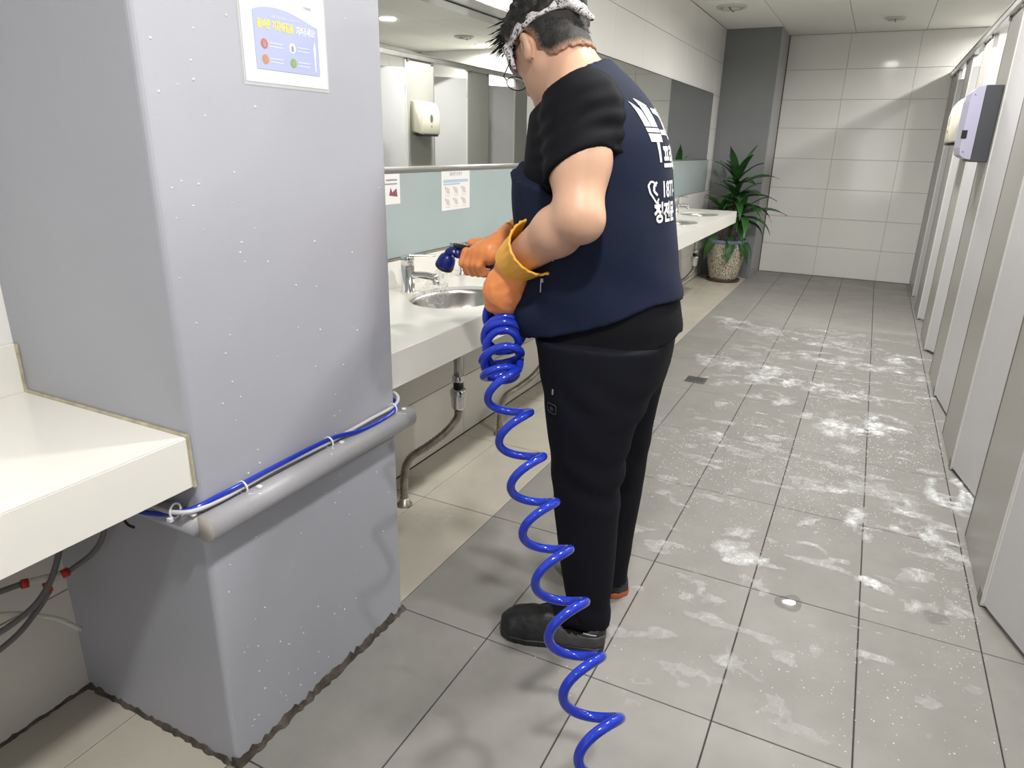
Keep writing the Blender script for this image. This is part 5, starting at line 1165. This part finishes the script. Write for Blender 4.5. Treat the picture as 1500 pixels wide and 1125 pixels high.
for i in range(1, n+1):
    k_ = TURNS*i/n; a_ = 2*math.pi*k_; c = hose_pt(k_); ad = (hose_pt(k_+0.05)-hose_pt(k_-0.05 if k_ > 0.06 else 0)).normalized()
    ex = (Vector(rt)-ad*ad.dot(rt)).normalized(); ey = ad.cross(ex); R_ = 0.0445+0.003*k_/9
    pts.append(c+(ex*math.cos(a_)+ey*HAND*math.sin(a_))*R_)
# straighten into a tail on the floor
tail = smooth_path([pts[-1], pts[-1]*2-pts[-2], (-0.20, 0.70, 0.10), (-0.22, 0.58, 0.0105), (-0.3, 0.45, 0.0105), (-0.2, 0.0, 0.0105), (-0.4, -0.8, 0.0105)], 10)
add(tail[1:])
tag(MB().tube(pts, 0.0096, 12).build('coiled_hose', M['hose'], None, True), 'blue coiled hose hanging from the glove down to the floor', 'hose')
# ================================================================== POTTED PLANT
PC = Vector((-1.255, 7.44, 0))
pp_ = empty('potted_plant', 'dracaena in a cream speckled pot at the far end of the counter', 'plant', None, PC)
MB().lathe([(0.165, 0.002), (0.172, 0.02), (0.166, 0.022), (0.14, 0.012)], PC, 36).build('saucer', M['saucer'], pp_, True)
pot = MB().lathe([(0.128, 0.013), (0.140, 0.04), (0.172, 0.18), (0.188, 0.30), (0.190, 0.385)], PC, 40, capt=False).build('pot', M['pot'], pp_, True)
MB().lathe([(0.1905, 0.385), (0.193, 0.400), (0.192, 0.425), (0.182, 0.428), (0.176, 0.40), (0.172, 0.36)], PC, 40, capb=False, capt=False).build('pot_rim', M['potrim'], pp_, True)
MB().lathe([(0.176, 0.385), (0.09, 0.395), (0.001, 0.398)], PC, 24, capb=False).build('soil', M['soil'], pp_, True)
stems = [[PC+Vector((0.01, 0, 0.38)), PC+Vector((0.015, -0.01, 0.6)), PC+Vector((0.03, -0.01, 0.80)), PC+Vector((0.03, -0.02, 1.03))],
         [PC+Vector((-0.05, -0.03, 0.38)), PC+Vector((-0.07, -0.05, 0.58)), PC+Vector((-0.08, -0.05, 0.72))],
         [PC+Vector((0.06, -0.04, 0.38)), PC+Vector((0.10, -0.07, 0.55)), PC+Vector((0.11, -0.08, 0.70))]]
for s in stems: MB().tube(smooth_path(s, 5), 0.013, 10).build('stem', M['bark'], pp_, True)
def leaf_mesh(Ln, W, droop, lift, seed):
    rg = random.Random(seed); n = 11; V = []; Fc = []
    x, z, ang = 0.0, 0.0, lift
    for i in range(n+1):
        t = i/n; w_ = W*(0.30+0.70*math.sin(math.pi*min(1, 0.12+t*0.9))**0.8)*(1-t**5); w_ = max(w_, 0.0012)
        tw = 0.006*math.sin(6*t+seed); fold = 0.22*w_
        V += [(x, -w_/2, z+fold+tw), (x, 0, z), (x, w_/2, z+fold-tw)]
        if i < n: Fc += [(3*i, 3*i+1, 3*i+4, 3*i+3), (3*i+1, 3*i+2, 3*i+5, 3*i+4)]
        x += Ln/n*math.cos(ang); z += Ln/n*math.sin(ang); ang -= droop/n*(0.4+1.2*t)
    me = bpy.data.meshes.new('leaf'); me.from_pydata(V, [], Fc); me.polygons.foreach_set('use_smooth', np.ones(len(Fc), bool)); me.materials.append(M['leaf']); return me
LEAF = [leaf_mesh(0.46, 0.098, 1.0, 0.55, 1), leaf_mesh(0.40, 0.088, 0.7, 0.9, 2), leaf_mesh(0.37, 0.072, 0.35, 1.15, 3), leaf_mesh(0.50, 0.094, 1.5, 0.35, 4), leaf_mesh(0.38, 0.09, 2.0, 0.15, 5), leaf_mesh(0.27, 0.092, 1.0, -0.6, 6)]
rg = random.Random(21)
def add_leaf(k, p, az, tilt=0.0, s=1.0):
    o = bpy.data.objects.new('leaf', LEAF[k]); link(o); o.parent = pp_; o.matrix_parent_inverse = Matrix.Translation(PC).inverted()
    o.location = p; o.rotation_euler = (rg.uniform(-0.25, 0.25), tilt, az); o.scale = (s, s, s)
def crown(p, spec):
    for k, n, dz, tl, s in spec:
        a0 = rg.uniform(0, 6.28)
        for i in range(n):
            az = a0+2*math.pi*i/n+rg.uniform(-0.25, 0.25)
            if math.cos(az) < -0.35: s2 = s*(0.45 if k in (0, 3, 4) else 0.75)       # short towards the wall
            elif math.sin(az) > 0.4: s2 = s*0.42                        # and towards the column
            else: s2 = s
            add_leaf(k, p+Vector((0, 0, dz+rg.uniform(-0.015, 0.015))), az, tl+rg.uniform(-0.12, 0.12), s2*rg.uniform(0.85, 1.1))
crown(stems[0][-1], [(2, 5, 0.0, -0.10, 1.0), (1, 8, -0.03, 0.0, 1.0), (0, 7, -0.07, 0.1, 0.85)])
crown(stems[0][2]+Vector((0, 0, 0.02)), [(1, 6, 0.02, 0.1, 0.8), (0, 8, 0, 0.15, 0.9), (3, 8, -0.05, 0.15, 0.95)])
crown(stems[1][-1], [(1, 5, 0.0, 0.1, 0.8), (0, 7, -0.02, 0.1, 0.85), (3, 6, -0.05, 0.2, 0.8), (4, 5, -0.08, 0.2, 0.8)])
crown(stems[2][-1], [(1, 5, 0.0, 0.0, 0.8), (0, 7, -0.02, 0.1, 0.9), (3, 7, -0.05, 0.2, 0.9), (4, 5, -0.08, 0.2, 0.85)])
for az in (-1.2, -0.55, 0.1, -2.2, -2.9): add_leaf(5, PC+Vector((0.14*math.cos(az), 0.14*math.sin(az), 0.45)), az, 0.25, 1.05)

# ================================================================== SUDS, DROPLETS
def foam_material():
    m = bpy.data.materials.new('soap suds'); m.use_nodes = True; nt = m.node_tree; N = nt.nodes; L = nt.links; b = N['Principled BSDF']
    b.inputs['Base Color'].default_value = (0.78, 0.79, 0.79, 1); b.inputs['Roughness'].default_value = 0.35
    a = N.new('ShaderNodeAttribute'); a.attribute_name = 'thick'; g_ = N.new('ShaderNodeNewGeometry')
    t = N.new('ShaderNodeTexVoronoi'); t.inputs['Scale'].default_value = 150; L.new(g_.outputs['Position'], t.inputs['Vector'])
    mr = N.new('ShaderNodeMapRange'); mr.inputs[1].default_value = 0.0; mr.inputs[2].default_value = 0.6; mr.inputs[3].default_value = 0.55; mr.inputs[4].default_value = 1.15; L.new(t.outputs['Distance'], mr.inputs[0])
    mu = N.new('ShaderNodeMath'); mu.operation = 'MULTIPLY'; mu.use_clamp = True; L.new(a.outputs['Fac'], mu.inputs[0]); L.new(mr.outputs[0], mu.inputs[1]); L.new(mu.outputs[0], b.inputs['Alpha'])
    bp = N.new('ShaderNodeBump'); bp.inputs['Strength'].default_value = 0.5; bp.inputs['Distance'].default_value = 0.003; L.new(t.outputs['Distance'], bp.inputs['Height']); L.new(bp.outputs[0], b.inputs['Normal']); return m
# patches: x, y, half x, half y, strength (floor metres)
FOAM = [(-0.55, 4.38, 0.34, 0.16, 0.75), (-0.20, 4.18, 0.36, 0.12, 1.0), (0.12, 4.12, 0.20, 0.08, 0.7), (-0.75, 4.45, 0.12, 0.14, 0.8), (-0.62, 4.02, 0.16, 0.10, 0.65), (-0.30, 3.86, 0.14, 0.07, 0.6),
        (0.12, 3.62, 0.22, 0.16, 1.0), (0.22, 3.80, 0.14, 0.10, 0.7), (0.0, 3.72, 0.08, 0.12, 0.6), (0.08, 4.80, 0.34, 0.09, 0.85), (0.36, 5.05, 0.16, 0.14, 0.75), (-0.20, 5.25, 0.26, 0.10, 0.7),
        (-0.55, 5.40, 0.34, 0.14, 0.6), (-0.85, 5.6, 0.22, 0.16, 0.55), (-0.35, 4.85, 0.22, 0.12, 0.6), (-0.05, 5.65, 0.3, 0.10, 0.4), (0.42, 4.70, 0.1, 0.10, 0.7), (-0.62, 3.62, 0.12, 0.06, 0.6), (-0.52, 3.15, 0.12, 0.05, 0.75),
        (0.50, 3.05, 0.09, 0.14, 0.95), (0.40, 2.62, 0.13, 0.09, 0.9), (0.30, 2.80, 0.10, 0.10, 0.5), (0.18, 2.62, 0.07, 0.13, 0.8), (0.02, 2.50, 0.10, 0.09, 0.8), (0.03, 2.80, 0.09, 0.05, 0.6), (-0.22, 2.17, 0.09, 0.07, 0.75), (-0.12, 2.0, 0.05, 0.10, 0.6),
        (0.34, 2.16, 0.12, 0.05, 0.6), (0.20, 2.18, 0.06, 0.035, 0.85), (0.44, 2.22, 0.07, 0.06, 0.6), (-0.12, 2.85, 0.10, 0.07, 0.45), (-0.28, 2.62, 0.08, 0.05, 0.4), (-0.48, 2.62, 0.07, 0.05, 0.4), (-0.30, 1.88, 0.06, 0.06, 0.45), (-0.20, 1.65, 0.08, 0.06, 0.45), (0.05, 1.72, 0.09, 0.07, 0.4), (-0.62, 1.18, 0.08, 0.06, 0.3), (-0.50, 1.30, 0.06, 0.05, 0.25)]
hx, hy = 0.0062, 0.0075
gx = np.arange(-1.04, 0.62, hx); gy = np.arange(1.0, 6.1, hy); X, Y = np.meshgrid(gx, gy, indexing='ij')
wx_ = X+0.10*(fbm2(X*7, Y*7, 1)-0.5)+0.03*(fbm2(X*25, Y*25, 2)-0.5); wy_ = Y+0.16*(fbm2(X*7, Y*5, 3)-0.5)+0.04*(fbm2(X*25, Y*20, 4)-0.5)
D = np.zeros_like(X)
for (cx_, cy_, a_, b_, s_) in FOAM:
    r2 = ((wx_-cx_)/(a_*1.25))**2+((wy_-cy_)/(b_*1.3))**2; D = np.maximum(D, s_*np.clip(1.15-r2, 0, 1))
tex = fbm2(X*15+3, Y*10, 7, 4); fine = fbm2(X*60, Y*45, 9, 3)
lace = 1-np.clip(np.abs(fbm2(X*20+0.3*wx_, Y*14, 17, 3)-0.5)*5.5, 0, 1); lace2 = 1-np.clip(np.abs(fbm2(X*48, Y*34, 27, 2)-0.5)*5, 0, 1)
zone = np.clip((X+0.95)/0.5, 0, 1)*np.clip((Y-1.2)/0.8, 0, 1)*np.clip((5.9-Y)/0.5, 0, 1)
fleck = np.clip((fbm2(X*9, Y*17, 15, 4)-0.585)*6, 0, 1)*zone*0.42
T = np.clip(D*1.9*(tex-0.30)+D*(0.42*lace+0.22*lace2)-0.22, 0, 1)*(0.55+0.7*fine)+fleck*(0.5+0.6*lace2)
T = T*np.clip((np.maximum(np.abs(X+0.752), np.abs(Y-3.97))-0.055)/0.03, 0, 1)
T = np.clip(T, 0, 1); keep = T > 0.05
cell = keep[:-1, :-1] & keep[1:, :-1] & keep[:-1, 1:] & keep[1:, 1:]
idx = np.full(X.shape, -1, np.int64); used = np.zeros_like(keep)
for dx in (0, 1):
    for dy in (0, 1): used[dx:X.shape[0]-1+dx, dy:X.shape[1]-1+dy] |= cell
vi = np.argwhere(used); idx[used] = np.arange(len(vi))
H_ = 0.0012+0.006*T[used]**1.5*(0.6+0.8*fine[used])
ci = np.argwhere(cell); q4 = np.stack([idx[ci[:, 0], ci[:, 1]], idx[ci[:, 0]+1, ci[:, 1]], idx[ci[:, 0]+1, ci[:, 1]+1], idx[ci[:, 0], ci[:, 1]+1]], 1)
me = bpy.data.meshes.new('soap_suds'); me.from_pydata(np.stack([X[used], Y[used], H_], 1).tolist(), [], q4.tolist())
at_ = me.attributes.new('thick', 'FLOAT', 'POINT'); at_.data.foreach_set('value', np.clip(T[used]*1.15, 0, 0.9).astype(np.float32))
tag(mesh_obj('soap_suds', me, foam_material(), None, True), 'white soap suds streaked across the aisle floor', 'soap suds', None, 'stuff')
print('foam quads', len(q4))
def domes(name, P, Nrm, R, m, label, cat, flat=0.5):
    """small water beads: low domes on a surface; P centres, Nrm unit normals"""
    P, Nrm, R = np.array(P), np.array(Nrm), np.array(R); n = len(P); a = np.where(np.abs(Nrm[:, 2:3]) < 0.9, np.array([[0, 0, 1.0]]), np.array([[1.0, 0, 0]]))
    t1 = np.cross(Nrm, a); t1 /= np.linalg.norm(t1, axis=1)[:, None]; t2 = np.cross(Nrm, t1); V = []
    for rr_, hh in ((1.0, 0.0), (0.72, 0.62)):
        for k in range(6):
            an = 2*math.pi*k/6; V.append(P+(t1*math.cos(an)+t2*math.sin(an))*R[:, None]*rr_+Nrm*(R*flat*hh)[:, None])
    V.append(P+Nrm*(R*flat)[:, None]); V = np.stack(V, 1); F_ = []
    for k in range(6): F_ += [(k, (k+1) % 6, 6+(k+1) % 6), (k, 6+(k+1) % 6, 6+k), (6+k, 6+(k+1) % 6, 12)]
    F_ = np.array(F_); Q = (F_[None]+(np.arange(n)*13)[:, None, None]).reshape(-1, 3)
    me = bpy.data.meshes.new(name); V = V.reshape(-1, 3)
    me.vertices.add(len(V)); me.vertices.foreach_set('co', V.astype(np.float32).ravel()); me.loops.add(len(Q)*3); me.loops.foreach_set('vertex_index', Q.ravel().astype(np.int32))
    me.polygons.add(len(Q)); me.polygons.foreach_set('loop_start', np.arange(0, len(Q)*3, 3, dtype=np.int32)); me.update(calc_edges=True)
    return tag(mesh_obj(name, me, m, None, True), label, cat, None, 'stuff')
N_ = 26000; px_ = rng.uniform(-0.95, 0.49, N_); py_ = 1.3+4.4*rng.random(N_)
dens = np.clip((fbm2(px_*4, py_*3, 31, 3)-0.42)*4, 0, 1)*np.clip((px_+0.85)/0.5, 0.05, 1)*np.clip((py_-1.2)/1.0, 0.1, 1)+0.9*np.exp(-(((px_-0.12)/0.3)**2+((py_-3.3)/0.35)**2))
kp = rng.random(N_) < dens*0.55; px_, py_ = px_[kp], py_[kp]; print('drops', len(px_))
M['bead'] = mat('water bead', (0.95, 0.95, 0.95), 0.08, spec=0.8, alpha=0.5)
domes('water_beads', np.stack([px_, py_, np.full(len(px_), 0.0004)], 1), np.tile([0, 0, 1.0], (len(px_), 1)), rng.uniform(0.0014, 0.0042, len(px_))*np.clip(py_/3.2, 0.65, 1), M['bead'], 'fine water beads scattered over the wet floor tiles', 'water')
n = 420; py_ = PY0+0.02+rng.random(n)*(PY1-PY0-0.04); pz_ = rng.random(n)*1.55+0.05
dn = np.clip((fbm2(py_*5, pz_*4, 41, 3)-0.38)*4, 0.05, 1)*np.exp(-((py_-0.92)/0.22)**2)+0.12; kp = rng.random(n) < dn; py_, pz_ = py_[kp], pz_[kp]
domes('pillar_beads', np.stack([np.full(len(py_), PX1), py_, pz_], 1), np.tile([1.0, 0, 0], (len(py_), 1)), rng.uniform(0.0013, 0.0030, len(py_)), M['bead'], 'water droplets splashed on the front of the grey pillar', 'water', 0.7)

# two shallow pools catching the lamps
for (cx_, cy_, rx_, ry_, lab) in ((-0.021, 1.969, 0.034, 0.05, 'small clear pool of water glinting in the middle of the aisle'), (0.375, 2.105, 0.03, 0.042, 'small clear pool of water glinting near the nearest stall door')):
    rg = random.Random(int(cx_*1000)); ph = [rg.uniform(0, 6.28) for _ in range(3)]; rings = []
    for k_, h_ in ((1.0, 0.0004), (0.8, 0.0008), (0.5, 0.0010), (0.02, 0.0010)):
        rings.append([(cx_+rx_*k_*(1+0.16*math.sin(2*t+ph[0])+0.10*math.sin(3*t+ph[1]))*math.cos(t), cy_+ry_*k_*(1+0.16*math.sin(2*t+ph[0])+0.10*math.sin(3*t+ph[1]))*math.sin(t), h_) for t in np.linspace(0, 2*math.pi, 29)[:-1]])
    pl_ = MB().loft(rings, False)
    for f_ in pl_.bm.faces:
        f_.normal_update()
        if f_.normal.z < 0: f_.normal_flip()
    tag(pl_.build('water_pool', M['water'], None, True, fix=False), lab, 'water', 'pools on the aisle floor')
